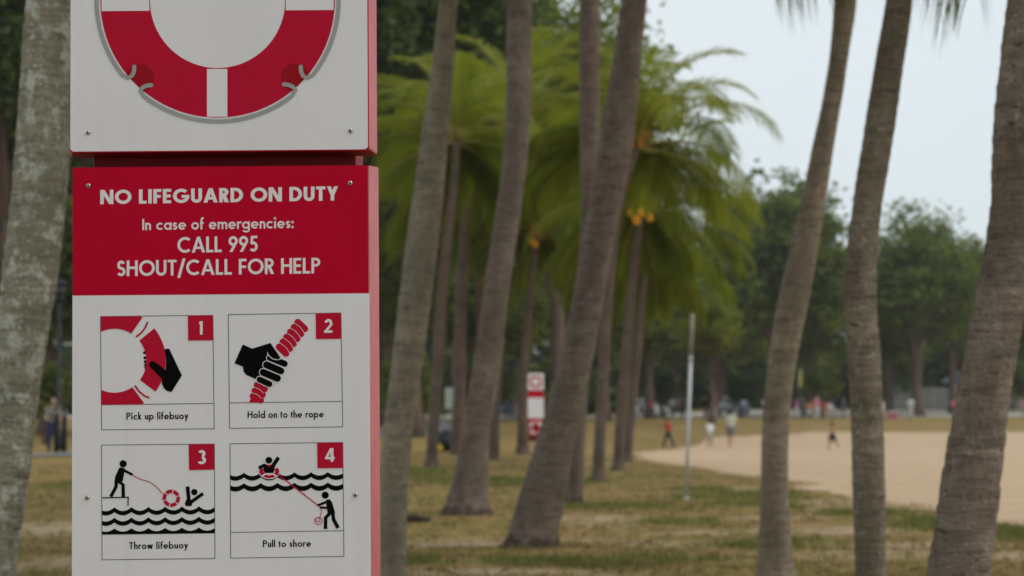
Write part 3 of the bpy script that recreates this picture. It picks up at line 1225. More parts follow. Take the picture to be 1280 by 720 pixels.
def lifebuoy_sign(full, label):
    root = empty('lifebuoy_sign')
    tag(root, label, 'sign', 'lifebuoy signs on the beach lawn')
    LX0, LX1 = Board.loc(88, 100)[0], Board.loc(459.5, 100)[0]
    MX0, MX1 = Board.loc(90.3, 500)[0], Board.loc(462.5, 500)[0]
    uz0, uz1 = Board.loc(275, 188)[1], Board.loc(275, -188)[1]
    lz1, lz0 = Board.loc(275, 208)[1], Board.loc(275, 846)[1]
    hz = Board.loc(276, 368)[1]
    px0, px1 = Board.loc(107, 198)[0], Board.loc(441.5, 198)[0]
    p = MB()
    pc, pw = (px0 + px1) / 2, px1 - px0
    p.box((pc, 0.082 + .11, (uz1 - .03) / 2), (pw, .22, uz1 - .03), M['post_red'])
    bevel(p.build('post', parent=root, smooth=False), .004)
    b = MB()
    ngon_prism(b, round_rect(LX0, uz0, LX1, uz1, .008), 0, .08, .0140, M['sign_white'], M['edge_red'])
    ub = b.build('upper_board', parent=root, smooth=False)
    # red lip behind the white plate
    lb_ = MB()
    q = round_rect(LX0 - .0008, uz0 - .0022, LX1 + .0022, uz1 + .002, .006)
    nq = len(q)
    lb_.add([(x, .0012, z) for x, z in q] + [(x, .006, z) for x, z in q], [tuple(range(nq))] + [(i, i + nq, (i + 1) % nq + nq, (i + 1) % nq) for i in range(nq)], M['sign_red'])
    lb_.build('edge_trim', parent=ub, smooth=False)
    b = MB()
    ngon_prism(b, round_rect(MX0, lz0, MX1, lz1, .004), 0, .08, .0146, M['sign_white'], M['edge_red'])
    lo = b.build('lower_board', parent=root, smooth=False)
    hd = Print(.0002)
    hd.smooth = False
    prof = round_rect(MX0, hz, MX1, lz1, .003)
    hd.add([(x, -.0002, z) for x, z in prof], [tuple(range(len(prof)))], M['sign_red'])
    hd.build('header_band', parent=lo)
    tr = MB()
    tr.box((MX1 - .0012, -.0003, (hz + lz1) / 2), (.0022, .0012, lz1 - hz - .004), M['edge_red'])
    tr.build('edge_trim', parent=lo, smooth=False)
    ring_picture(ub)
    if full:
        rope_picture(ub)
        for q in ((110, 166), (438, 163.5), (110, -165), (438, -166)):
            screw(*q, ub)
        for q in ((110.5, 232.3), (437.8, 229), (108.8, 622), (444, 618.5)):
            screw(*q, lo)

        def txt(t, *a, m='print_white', **k):
            p_ = Print(.0005)
            p_.text(t, *a, M[m], **k)
            p_.build('lettering', parent=lo)
        txt('NO LIFEGUARD ON DUTY', 125.3, 422.6, 255.4, 250.7, 17.9, .218, gap=.09)
        txt('In case of emergencies:', 178, 367, 287.8, 285.2, 14.3, .152, gap=.09)
        txt('CALL 995', 221.8, 322.8, 316.2, 314.4, 19.8, .172, gap=.07)
        txt('SHOUT/CALL FOR HELP', 146.2, 400.4, 345.4, 341.7, 19.6, .172, gap=.075)
        txt('Pick up lifebuoy', 158, 235.4, 524.6, 523.8, 8.9, .165, m='print_black', gap=.10)
        txt('Hold on to the rope', 309.5, 404.7, 522.7, 521.7, 8.9, .165, m='print_black', gap=.10)
        txt('Throw lifebuoy', 161.5, 235, 686.4, 685.5, 8.7, .165, m='print_black', gap=.10)
        txt('Pull to shore', 328.6, 388.8, 683.9, 683.3, 8.7, .165, m='print_black', gap=.10)
        pictograms(lo)
    # red holder tray under the boards
    h = MB()
    hz1, hz0 = lz0 - .03, .18
    ngon_prism(h, round_rect(MX0, hz0, MX1, hz1, .02), -.02, .08, .006, M['sign_red'], M['sign_red'])
    ho = h.build('holder', parent=root, smooth=False)
    for sx in (-.1, .1):
        k = MB()
        k.tube([(pc + sx, -.02, (hz0 + hz1) / 2 + .13), (pc + sx, -.13, (hz0 + hz1) / 2 + .13), (pc + sx, -.15, (hz0 + hz1) / 2 + .17)], .008, 8, M['steel'])
        k.build('hook', parent=ho)
    return root, (pc, (hz0 + hz1) / 2)


sign, _ = lifebuoy_sign(True, 'big red and white lifebuoy sign with readable emergency steps in the foreground')
sign.location = Board.BASE
sign.rotation_euler = (0, Board.ROLL, 0)

far_sign, (fpc, fhz) = lifebuoy_sign(False, 'small distant red and white lifebuoy sign standing between palm trunks')
FS_Y = 84.0
_p = at(669.5, 505, FS_Y)
far_sign.location = (_p.x, FS_Y, ground_z(_p.x, FS_Y) + .02)
far_sign.rotation_euler = (0, 0, R(6))
lb = MB()
torus(lb, (0, 0, 0), .21, .055, M['lb_white'], M['lb_red'], band=.4)
lbo = lb.build('lifebuoy')
tag(lbo, 'white lifebuoy hanging on the red holder of the distant sign', 'lifebuoy')
lbo.location = far_sign.matrix_basis @ Vector((fpc, -.085, fhz - .02))
lbo.rotation_euler = far_sign.rotation_euler
gr = MB()
gr.tube([(.275 * math.cos(a) * (1 + .03 * math.cos(8 * a)), -.01, .275 * math.sin(a) * (1 + .03 * math.cos(8 * a))) for a in np.linspace(0, 2 * math.pi, 49)], .008, 6, M['rope'], cap=False)
gr.build('grab_rope', parent=lbo)
rb = MB()
rb.capsule((0, 0, -.2), .10, (0, 0, .16), .09, M['lb_red'])
rbo = rb.build('rope_bag')
tag(rbo, 'red throw rope bag beside the distant sign', 'bag')
rbo.location = far_sign.matrix_basis @ Vector((fpc + .40, .05, fhz + .05))
st = MB()
st.tube([(-.02, 0, .18), (-.10, 0, .24), (-.14, .02, .2)], .012, 6, M['rope'])
st.build('strap', parent=rbo)


# ------------------------------------------------------------------ palms
def catmull(xs, ts, t):
    i = int(np.searchsorted(ts, t) - 1)
    i = max(0, min(len(ts) - 2, i))
    u = (t - ts[i]) / (ts[i + 1] - ts[i])

    def tang(k):
        if k == 0:
            return (xs[1] - xs[0]) / (ts[1] - ts[0])
        if k == len(ts) - 1:
            return (xs[-1] - xs[-2]) / (ts[-1] - ts[-2])
        return (xs[k + 1] - xs[k - 1]) / (ts[k + 1] - ts[k - 1])
    h = ts[i + 1] - ts[i]
    m0, m1 = tang(i) * h, tang(i + 1) * h
    return ((2 * u**3 - 3 * u**2 + 1) * xs[i] + (u**3 - 2 * u**2 + u) * m0 + (-2 * u**3 + 3 * u**2) * xs[i + 1] + (u**3 - u**2) * m1)


def frond_into(vs, fs, ft, rach, base, az, el, L, bend, rnd, nl=64, ll=.90, lw=.036, droop=.55, tone=.5, twist=0.0):
    """one feather frond; leaflets go to vs/fs/ft, the midrib to the MB rach"""
    n = 15
    pts = [Vector(base)]
    dirs = []
    e = el
    side_bend = rnd.uniform(-.18, .18)
    a = az
    for i in range(n):
        s = i / n
        d = Vector((math.cos(e) * math.cos(a), math.cos(e) * math.sin(a), math.sin(e)))
        dirs.append(d)
        pts.append(pts[-1] + d * L / n)
        e -= bend / n * (.5 + 1.2 * s)
        e = max(e, -R(88))
        a += side_bend / n
    dirs.append(dirs[-1])
    rach.tube(pts, [.032 * (1 - .85 * i / n) for i in range(n + 1)], 5)
    for k in range(nl):
        s = .10 + .90 * (k + .5) / nl
        f = s * n
        i = min(n - 1, int(f))
        p = pts[i].lerp(pts[i + 1], f - i)
        d = dirs[i]
        sd = d.cross(Vector((0, 0, 1)))
        if sd.length < .15:
            sd = Vector((math.sin(a), -math.cos(a), 0))
        sd.normalize()
        up = sd.cross(d).normalized()
        length = ll * (.35 + .65 * math.sin(math.pi * min(1, .12 + s * .82)) ** .8) * rnd.uniform(.85, 1.1)
        if s > .9:
            length *= .8
        for sg in (-1, 1):
            tw = twist + rnd.uniform(-.15, .15)
            o = (sd * sg * math.cos(tw) + up * (math.sin(tw) + .10)) * .80 + d * (.45 + .5 * s)
            o.normalize()
            w = lw * rnd.uniform(.8, 1.2)
            wd = d.cross(o).cross(o).normalized() * w * .5 if rnd.random() < 2 else d * w * .5
            q1 = p + o * length * .38 - Vector((0, 0, droop * length * .07))
            q2 = p + o * length * .72 - Vector((0, 0, droop * length * .32))
            q3 = p + o * length * .93 - Vector((0, 0, droop * length * .72))
            b = len(vs)
            vs += [p + wd * .7, p - wd * .7, q1 + wd, q1 - wd, q2 + wd * .8, q2 - wd * .8, q3]
            fs += [(b, b + 1, b + 3, b + 2), (b + 2, b + 3, b + 5, b + 4), (b + 4, b + 5, b + 6)]
            t = min(1, max(0, tone + rnd.uniform(-.15, .15) + .1 * sg))
            ft += [t, t, min(1, t + .08)]


def crown_mesh(name, seed, nf=24, L=3.9, lmat='frond', extra=(), umax=1.0):
    rnd = random.Random(seed)
    vs, fs, ft = [], [], []
    rach = MB()
    ga = 2.39996
    for i in range(nf):
        u = (i + .5) / nf * umax              # 0 young upright .. 1 old hanging
        el = R(82) - R(104) * u ** .95 + rnd.uniform(-.12, .12)
        az = i * ga + rnd.uniform(-.25, .25)
        if u > .42 and math.sin(az) < -.3 and lmat == 'frond':
            az = -az                      # old fronds hang to the back and sides, the nuts stay open to the front
        bend = R(58) + R(46) * math.sin(math.pi * min(1, u + .15)) + rnd.uniform(-.15, .2)
        Lf = L * (.72 + .30 * math.sin(math.pi * min(1, .25 + u * .7))) * rnd.uniform(.9, 1.06)
        frond_into(vs, fs, ft, rach, (0.06 * math.cos(az), .06 * math.sin(az), .12 * (1 - u)), az, el, Lf, bend, rnd,
                   droop=.45 + .55 * u, tone=.80 - .55 * u + rnd.uniform(-.28, .28), twist=.25 - .5 * u)
    for e in extra:
        frond_into(vs, fs, ft, rach, (0, 0, 0), e[0], e[1], e[2], e[3], rnd, droop=1.0, tone=.6, twist=-.5, ll=.75, lw=.016, nl=44)
    b = len(vs)
    nv = len(rach.v)
    me = bpy.data.meshes.new(name)
    me.from_pydata([tuple(v) for v in vs] + rach.v, [], fs + [tuple(b + k for k in f) for f in rach.f])
    me.materials.append(M[lmat])
    me.materials.append(M['rachis'])
    mi = [0] * len(fs) + [1] * len(rach.f)
    me.polygons.foreach_set('material_index', mi)
    me.polygons.foreach_set('use_smooth', [True] * len(mi))
    add_tone(me, ft + [.6] * len(rach.f))
    return me


def coconut_mesh():
    mb = MB()
    mb.ball((0, 0, 0), (.09, .09, .115), M['coconut'], 12, 9)
    mb.tube([(0, 0, .12), (.0, 0, .17), (.03, 0, .22)], [.03, .015, .01], 6, M['coconut_stem'])
    me = mb.build('tmp')
    d = me.data
    bpy.data.objects.remove(me)
    return d


CROWNS = [crown_mesh('crown', s, 28, 4.0) for s in (3, 8, 15, 21)]
NEAR_CROWNS = [crown_mesh('crown', s, 22, 3.7, 'frond_near') for s in (31, 40)]
COCO = coconut_mesh()


def palm(samples, Y, barkm, label, crown, group='coconut palms on the beach lawn', ds=.03, seg=28, seed=0, rz=0.0, scale=1.0, nuts=0, rough=1.0, tilt=None, lean_y=0.0, roots=False, stalk=False):
    """samples: (py, left px, right px) from bottom to top; the first is the foot"""
    rnd = random.Random(seed)
    W_, Rd = [], []
    for py, l, r in samples:
        p = at((l + r) / 2, py, Y)
        q = at(r, py, Y)
        W_.append(p)
        Rd.append(max(.03, q.x - p.x))
    gx = W_[0].x
    gz = ground_z(gx, Y)
    # carry the trunk down to just under the ground
    if W_[0].z > gz - .1:
        d = W_[0] - W_[1]
        k = (W_[0].z - (gz - .12)) / max(.05, -d.z)
        if k > 0:
            W_.insert(0, Vector((W_[0].x + d.x * k, Y, gz - .12)))
            Rd.insert(0, Rd[0] * 1.05)
    zs = [w.z for w in W_]
    foot = Vector((W_[0].x, Y, gz))
    root = empty('palm_tree', foot)
    tag(root, label, 'palm tree', group)
    ztop = zs[-1]
    n = max(8, int((ztop - zs[0]) / ds))
    xs_ = [w.x for w in W_]
    pts, rings = [], []
    vs, fs = [], []
    for i in range(n + 1):
        z = zs[0] + (ztop - zs[0]) * i / n
        x = catmull(xs_, zs, z)
        r = max(.03, catmull(Rd, zs, z))
        h = z - gz
        y = Y + lean_y * (max(0, h) / max(1, ztop - gz)) ** 1.4 * (ztop - gz)
        ringh = .085
        ph = (h + .03 * n3(0, 0, h * 2 + seed)) / ringh
        saw = (ph - math.floor(ph))
        r *= 1 + rough * (.020 * (saw - .5) + .02 * n3(seed, 3.3, h * 1.7))
        for k in range(seg):
            a = 2 * math.pi * k / seg
            ca, sa = math.cos(a), math.sin(a)
            rr = r * (1 + rough * (.030 * n3(ca * 1.6 + seed, sa * 1.6, h * 3) + .022 * n3(ca * 5 + seed, sa * 5, h * 11)))
            if h < .5:
                rr *= 1 + .12 * (1 - h / .5) * n3(ca * 2.5 + seed * 3, sa * 2.5, 5)
            vs.append((x - foot.x + rr * ca, y - foot.y + rr * sa, z - gz))
    for i in range(n):
        for k in range(seg):
            k2 = (k + 1) % seg
            fs.append((i * seg + k, i * seg + k2, (i + 1) * seg + k2, (i + 1) * seg + k))
    fs.append(tuple(n * seg + k for k in range(seg)))
    me = bpy.data.meshes.new('trunk')
    me.from_pydata(vs, [], fs)
    me.materials.append(M[barkm])
    me.polygons.foreach_set('use_smooth', [True] * len(fs))
    link('trunk', me, root)
    if roots:
        rv, rf = [], []
        sg = 40
        lev = [(-.08, 1.14), (0.0, 1.10), (.025, 1.07), (.05, 1.045), (.075, 1.02), (.10, .985)]
        for h, q in lev:
            cx_ = catmull(xs_, zs, max(zs[0], gz + h))
            rr0 = catmull(Rd, zs, max(zs[0], gz + h))
            for k in range(sg):
                a = 2 * math.pi * k / sg
                hh = h * (1 + 1.1 * n3(math.cos(a) * 3 + seed, math.sin(a) * 3, 8)) if h > 0 else h
                rr = rr0 * (q + .05 * n3(math.cos(a) * 7, math.sin(a) * 7 + seed, h * 20))
                rv.append((cx_ - foot.x + rr * math.cos(a), rr * math.sin(a), hh))
        for i in range(len(lev) - 1):
            for k in range(sg):
                rf.append((i * sg + k, i * sg + (k + 1) % sg, (i + 1) * sg + (k + 1) % sg, (i + 1) * sg + k))
        rm = bpy.data.meshes.new('root_mass')
        rm.from_pydata(rv, [], rf)
        rm.materials.append(M['root'])
        rm.polygons.foreach_set('use_smooth', [True] * len(rf))
        link('root_mass', rm, root)
    top = Vector((catmull(xs_, zs, ztop) - foot.x, lean_y * (ztop - gz), ztop - gz))
    if crown is not None:
        c = link('crown', crown, root)
        c.location = top
        c.rotation_euler = (0, 0, rz)
        if tilt:
            c.rotation_euler = (tilt[0], tilt[1], rz)
        c.scale = (scale,) * 3
        if nuts or stalk:
            fs_ = MB()
            for k in range(9):
                a = -1.57 + rnd.uniform(-1.2, 1.2)
                e = rnd.uniform(.1, .6)
                fs_.tube([(0.08 * math.cos(a), .08 * math.sin(a), .02), (.25 * math.cos(a), .25 * math.sin(a), .25 + .2 * e), (.42 * math.cos(a), .42 * math.sin(a), .15 + .5 * e)], [.03, .022, .01], 5)
            fo_ = fs_.build('flower_stalk', M['coconut_stem'], root)
            fo_.location = top
        for k in range(nuts):
            o = link('coconut', COCO, root)
            a = -1.57 + (k - nuts / 2) * .55 + rnd.uniform(-.2, .2)
            o.location = top + Vector((.26 * math.cos(a), .30 * math.sin(a) - .10, -.12 - .12 * (k % 2) + rnd.uniform(-.05, .05)))
            o.rotation_euler = (rnd.uniform(-.4, .4), rnd.uniform(-.4, .4), 0)
    return root


# near palms, crowns above the frame
palm([(840, -22, 44), (720, -40, 20), (600, -24, 36), (500, -12, 48), (360, 2, 69), (180, 20, 88), (0, 34, 92), (-250, 62, 108), (-1150, 84, 120)], 10.5, 'bark_lichen',
     'pale lichen covered palm trunk left of the big sign', NEAR_CROWNS[0], ds=.018, seg=40, seed=1, rough=1.5, rz=1.0)
palm([(750, 474, 512), (720, 474.5, 508), (630, 475.5, 509), (540, 479, 516), (450, 490, 529), (360, 500, 541.5), (180, 525, 560), (90, 538, 567), (0, 549, 573), (-250, 580, 603), (-560, 602, 624)], 15.8, 'bark_grey',
     'slim greyish palm trunk directly right of the big sign', NEAR_CROWNS[1], ds=.022, seg=34, seed=2, rough=1.3, rz=.4)
palm([(644, 551, 615), (632, 556, 612), (600, 566, 611), (540, 577, 613), (450, 592, 627), (360, 605, 637), (180, 630, 661), (0, 634, 665), (-440, 656, 680)], 28.5, 'bark_mid',
     'brown palm trunk with flared dark foot, second from the big sign', NEAR_CROWNS[0], ds=.03, seed=3, roots=True, rz=2.0)
palm([(632, 706, 729), (610, 709, 729), (560, 712, 731), (420, 717, 739), (270, 726, 748), (180, 725, 750), (0, 724, 750), (-500, 731, 751)], 31.5, 'bark_mid',
     'upright palm trunk half hidden behind the thick leaning trunk', NEAR_CROWNS[1], ds=.035, seed=4, roots=True, rz=3.1)
palm([(684, 626, 697), (672, 633, 698), (630, 646, 706), (540, 674, 721), (450, 699, 741), (360, 718, 757), (180, 748, 791), (90, 763, 800), (0, 777, 809), (-300, 815, 843), (-640, 842, 866)], 22.2, 'bark_mid',
     'thick brown palm trunk leaning strongly right with split foot', NEAR_CROWNS[0], ds=.024, seg=34, seed=5, roots=True, rz=4.0)
palm([(728, 942, 997), (700, 946.5, 991), (630, 950.5, 986), (540, 952.5, 986), (450, 961, 996), (360, 976, 1014), (270, 997, 1029), (180, 1016, 1043), (120, 1029, 1053), (60, 1038, 1062), (0, 1042.5, 1071), (-150, 1050, 1078), (-415, 1044, 1070)], 17.6, 'bark_warm',
     'curving palm trunk in front of the sand, left one of the three at right', crown_mesh('crown', 51, 20, 3.6, 'frond_near', umax=.55, extra=((R(185), R(-74), 2.55, R(12)), (R(172), R(-68), 2.5, R(20)), (R(200), R(-80), 2.45, R(8)))), ds=.022, seg=34, seed=6, rough=1.4, rz=0)
palm([(800, 1070, 1112), (720, 1069.5, 1107), (630, 1067, 1106), (540, 1064, 1104), (450, 1059.5, 1100.5), (360, 1054.5, 1095), (270, 1064, 1101), (180, 1078, 1115), (90, 1092, 1129), (0, 1107, 1141), (-200, 1126, 1160), (-450, 1138, 1169)], 14.0, 'bark_speck',
     'straight speckled palm trunk, middle one of the three at right', crown_mesh('crown', 57, 20, 3.6, 'frond_near', umax=.55, extra=((R(-8), R(-80), 2.1, R(8)), (R(12), R(-76), 2.15, R(12)), (R(185), R(-86), 2.0, R(2)))), ds=.02, seg=36, seed=7, rough=1.7, rz=0)
palm([(880, 1120, 1205), (720, 1158, 1236), (630, 1172, 1248), (540, 1187.5, 1257.5), (450, 1205, 1270), (360, 1223, 1286), (270, 1237, 1297), (180, 1241, 1302), (90, 1249, 1308), (0, 1259, 1316), (-300, 1290, 1345), (-1150, 1330, 1380)], 10.8, 'bark_scar',
     'thick scarred brown palm trunk at the right edge of the photo', NEAR_CROWNS[1], ds=.018, seg=40, seed=8, rough=2.2, rz=5.0)

# mid-distance palms with their crowns in view
palm([(584, 528, 550), (570, 532, 547), (470, 539, 553), (360, 547, 560), (225, 562, 573), (178, 566, 576)], 50, 'bark_far', 'thin leftmost palm of the row, its crown just right of the big sign', CROWNS[0], ds=.05, seg=18, seed=11, rz=.1, nuts=0, scale=.74)
palm([(562, 563, 582), (500, 566, 582), (360, 569, 584), (290, 575, 588), (206, 582, 593)], 62, 'bark_far', 'slender palm with orange nut stalks, crown behind the second trunk', CROWNS[1], ds=.06, seg=18, seed=12, rz=-.2, nuts=0, stalk=True, scale=1.18)
palm([(574, 607, 624), (520, 611, 625), (400, 618, 631), (230, 640, 651), (170, 646, 656)], 57, 'bark_far', 'palm hidden behind the brown flared trunk, only its foot and fronds seen', CROWNS[2], ds=.06, seg=18, seed=13, rz=.25, scale=1.0)
palm([(567, 644, 663), (556, 646, 661), (480, 648.5, 660), (380, 657, 666), (296, 667, 674)], 63, 'bark_far', 'thin short palm beside the distant sign with orange nuts', CROWNS[3], ds=.06, seg=16, seed=14, rz=0.0, nuts=2, scale=.70)
palm([(602, 738, 759), (585, 740, 756), (480, 747, 760.5), (360, 753, 767), (250, 770, 781), (186, 790, 800)], 40, 'bark_far', 'palm right of the thick leaning trunk with the tallest upright fronds', crown_mesh('crown', 78, 36, 4.0, umax=.82), ds=.05, seg=18, seed=15, rz=.2, nuts=0, stalk=True, scale=.72, tilt=(0, .14))
palm([(586, 764, 782), (575, 766, 780), (450, 775, 789), (360, 784, 796), (262, 797, 807)], 48, 'bark_far', 'palm with bright orange coconuts and a wide yellowish crown', CROWNS[1], ds=.05, seg=18, seed=16, rz=-.1, nuts=4, scale=.76, tilt=(0, .06))
palm([(576, 775, 792), (560, 779, 791), (450, 790, 801), (360, 799, 808), (316, 806, 815)], 55, 'bark_far', 'lower palm at the right end of the row, its frond drooping over the pole', CROWNS[2], ds=.06, seg=16, seed=17, rz=.15, nuts=0, scale=.78)


# ------------------------------------------------------------------ broadleaf trees
def leaf_crown(name, seed, rx, ry, rz, cz, nclump, per, lsize, m, hollow=.55, flat=.8, lobes=7):
    rnd = random.Random(seed)
    lob = []
    for i in range(lobes):
        a, e = rnd.uniform(0, 6.28), rnd.uniform(-.5, 1.2)
        k = rnd.uniform(.30, .62)
        lob.append((Vector((math.cos(a) * math.cos(e) * rx * k, math.sin(a) * math.cos(e) * ry * k, cz + math.sin(e) * rz * k)), rnd.uniform(.36, .50)))
    vs, fs, ft = [], [], []
    for c in range(nclump):
        lc, lr = rnd.choice(lob)
        d = Vector((rnd.gauss(0, 1), rnd.gauss(0, 1), rnd.gauss(0, 1))).normalized()
        k = (hollow + (1 - hollow) * rnd.random()) * lr
        cc = lc + Vector((d.x * rx * k, d.y * ry * k, d.z * rz * k))
        cs = rnd.uniform(.55, 1.15) * rx * .17
        tone = rnd.uniform(.1, .9)
        for q in range(per):
            dd = Vector((rnd.gauss(0, 1), rnd.gauss(0, 1), rnd.gauss(0, 1) * flat)) * cs * .62
            p = cc + dd
            u = Vector((rnd.gauss(0, 1), rnd.gauss(0, 1), rnd.gauss(0, .6))).normalized()
            v = u.orthogonal().normalized()
            v = Quaternion(u, rnd.uniform(0, 6.28)) @ v
            s = lsize * rnd.uniform(.6, 1.3)
            b = len(vs)
            vs += [p - u * s * .5, p + v * s * .28, p + u * s * .5, p - v * s * .28]
            fs.append((b, b + 1, b + 2, b + 3))
            ft.append(min(1, max(0, tone + rnd.uniform(-.2, .2))))
    me = bpy.data.meshes.new(name)
    me.from_pydata([tuple(v) for v in vs], [], fs)
    me.materials.append(M[m])
    add_tone(me, ft)
    return me, lob


def trunk_mesh(seed, h, r, lob, m='bark_tree'):
    rnd = random.Random(seed)
    mb = MB()
    pts = [Vector((0, 0, -.2))]
    x = y = 0
    for i in range(1, 9):
        x += rnd.uniform(-.12, .12)
        y += rnd.uniform(-.12, .12)
        pts.append(Vector((x, y, h * i / 8)))
    mb.tube(pts, [r * 1.55, r * 1.05] + [r * (1 - .055 * i) for i in range(7)], 12)
    for lc, lr in lob:
        s = pts[rnd.choice((4, 5, 6, 7, 8, 8))]
        e = lc
        mid = s.lerp(e, .5) + Vector((rnd.uniform(-.3, .3), rnd.uniform(-.3, .3), -.4))
        q1 = s.lerp(mid, .5) + Vector((0, 0, .1))
        mb.tube([s, q1, mid, mid.lerp(e, .6), e], [r * .42, r * .34, r * .25, r * .15, r * .06], 7)
        for _ in range(3):
            t = e + Vector((rnd.gauss(0, 1), rnd.gauss(0, 1), rnd.gauss(0, .6))) * 1.0
            mb.tube([mid.lerp(e, .3), mid.lerp(t, .6), t], [r * .22, r * .14, r * .05], 5)
    o = mb.build('tmp', M[m])
    d = o.data
    bpy.data.objects.remove(o)
    return d


def tree_kind(seed, H, th, rx, rz, ncl, per, ls, m, hollow=.5, lobes=8, r=.4):
    cz = th + (H - th) * .52
    cm, lob = leaf_crown('crown', seed, rx, rx, rz, cz, ncl, per, ls, m, hollow, lobes=lobes)
    tm = trunk_mesh(seed + 1, H * .46, r, lob)
    return tm, cm


def place_tree(kind, px, Y, label, rz=0.0, sc=(1, 1, 1), group='broadleaf trees behind the lawn', name='broadleaf_tree'):
    x = (px - 640) / F_PX * Y
    root = empty(name, (x, Y, ground_z(x, Y)), rz)
    root.scale = sc
    tag(root, label, 'tree', group)
    link('trunk', kind[0], root)
    link('crown', kind[1], root)
    return root


K_dense = tree_kind(101, 18, 3.0, 6.6, 8.8, 640, 46, .52, 'leaf_cool', .4, 22, .5)
K_loose = tree_kind(111, 18, 2.6, 6.2, 8.6, 400, 36, .46, 'leaf_cool', .5, 15, .42)
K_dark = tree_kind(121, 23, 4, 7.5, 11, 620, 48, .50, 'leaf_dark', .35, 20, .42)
K_airy = tree_kind(131, 24, 7, 6.8, 10, 400, 38, .40, 'leaf_airy', .45, 16, .4)
K_mid = tree_kind(141, 15, 2.6, 5.8, 7.2, 460, 46, .46, 'leaf_mid', .35, 16, .35)
K_lime = tree_kind(151, 8.2, 3.4, 2.9, 3.0, 160, 46, .32, 'leaf_lime', .3, 9, .2)

place_tree(K_dense, 972, 172, 'tall rounded dark tree behind the curving palm trunk', .4, (1.12, 1.12, 1.05))
place_tree(K_dense, 1012, 180, 'dense dark tree edge right of the curving palm trunk', 2.2, (.56, .56, .78))
place_tree(K_loose, 1147, 178, 'tall loose tree with sky gaps between the two right trunks', 1.2, (1.0, 1.0, .93))
place_tree(K_loose, 1190, 184, 'loose leafy tree just left of the scarred right trunk', 3.5, (.8, .8, .78))
place_tree(K_mid, 1112, 187, 'lower leafy tree filling the gap right of the middle trunk', .9, (.85, .85, .86))
place_tree(K_mid, 1222, 192, 'rounded leafy tree touching the scarred right trunk', 2.7, (1.1, 1.1, .98))
place_tree(K_dense, 1345, 190, 'tree beyond the right edge behind the scarred trunk', .9, (.9, .9, .55))
place_tree(K_lime, 889, 138, 'small yellowish green tree behind the white pole', .2, (.95, .95, .92))
place_tree(K_mid, 812, 165, 'dark bushy tree behind the palm with orange coconuts', 1.1, (1.0, 1.0, .98))
place_tree(K_mid, 755, 150, 'dark tree behind the thick leaning trunk', 2.4, (1.1, 1.1, 1.05))
place_tree(K_airy, 698, 112, 'airy pale green tree with bright sky holes at top centre', .5, (.95, .95, 1.0))
place_tree(K_airy, 610, 122, 'tall green tree behind the brown flared trunk', 2.0, (1.05, 1.05, 1.1))
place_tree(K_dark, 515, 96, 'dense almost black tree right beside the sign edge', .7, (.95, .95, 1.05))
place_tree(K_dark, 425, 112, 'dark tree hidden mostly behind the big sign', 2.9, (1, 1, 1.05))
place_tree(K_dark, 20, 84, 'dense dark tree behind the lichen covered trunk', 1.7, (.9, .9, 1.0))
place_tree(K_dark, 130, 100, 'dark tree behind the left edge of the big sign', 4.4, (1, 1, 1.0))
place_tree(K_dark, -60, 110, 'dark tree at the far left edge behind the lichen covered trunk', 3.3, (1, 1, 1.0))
place_tree(K_mid, 655, 160, 'shadowy tree low behind the distant sign', .1, (1.1, 1.1, .9))
place_tree(K_mid, 575, 140, 'shadowy tree low behind the thin palm', 3.3, (1.2, 1.2, .9))
place_tree(K_mid, 480, 130, 'shadowy low tree half cut by the sign edge', 5.0, (1.1, 1.1, .9))
place_tree(K_mid, 60, 105, 'leafy low tree behind the lamp post', 2.3, (1.1, 1.1, .85))
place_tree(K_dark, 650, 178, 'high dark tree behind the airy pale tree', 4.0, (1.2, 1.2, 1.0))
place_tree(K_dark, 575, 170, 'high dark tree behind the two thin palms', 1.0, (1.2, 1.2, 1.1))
place_tree(K_mid, 720, 185, 'dark tree behind the upright half hidden trunk', 2.0, (1.3, 1.3, 1.2))
place_tree(K_mid, 900, 205, 'far dark tree low behind the small yellowish tree', 5.1, (1.4, 1.4, .78))
place_tree(K_mid, 845, 215, 'far tree low behind the palm fronds left of the pole', .6, (1.4, 1.4, .95))
place_tree(K_mid, 1075, 230, 'far low tree seen behind the middle right trunk', 4.1, (1.3, 1.3, .50))
place_tree(K_mid, 1235, 235, 'far low tree behind the scarred right trunk', 1.9, (1.6, 1.6, .56))
# unseen tree added behind the viewpoint to keep the sky off the sign
for X_, Y_, rz_, lab_ in ((-7.0, -11.5, .5, 'unseen shade tree added behind the viewpoint, left of the big sign'),):
    t_ = place_tree(K_dark, 640, 100, lab_, rz_, (.8, .8, .62))
    t_.location = (X_, Y_, 0)


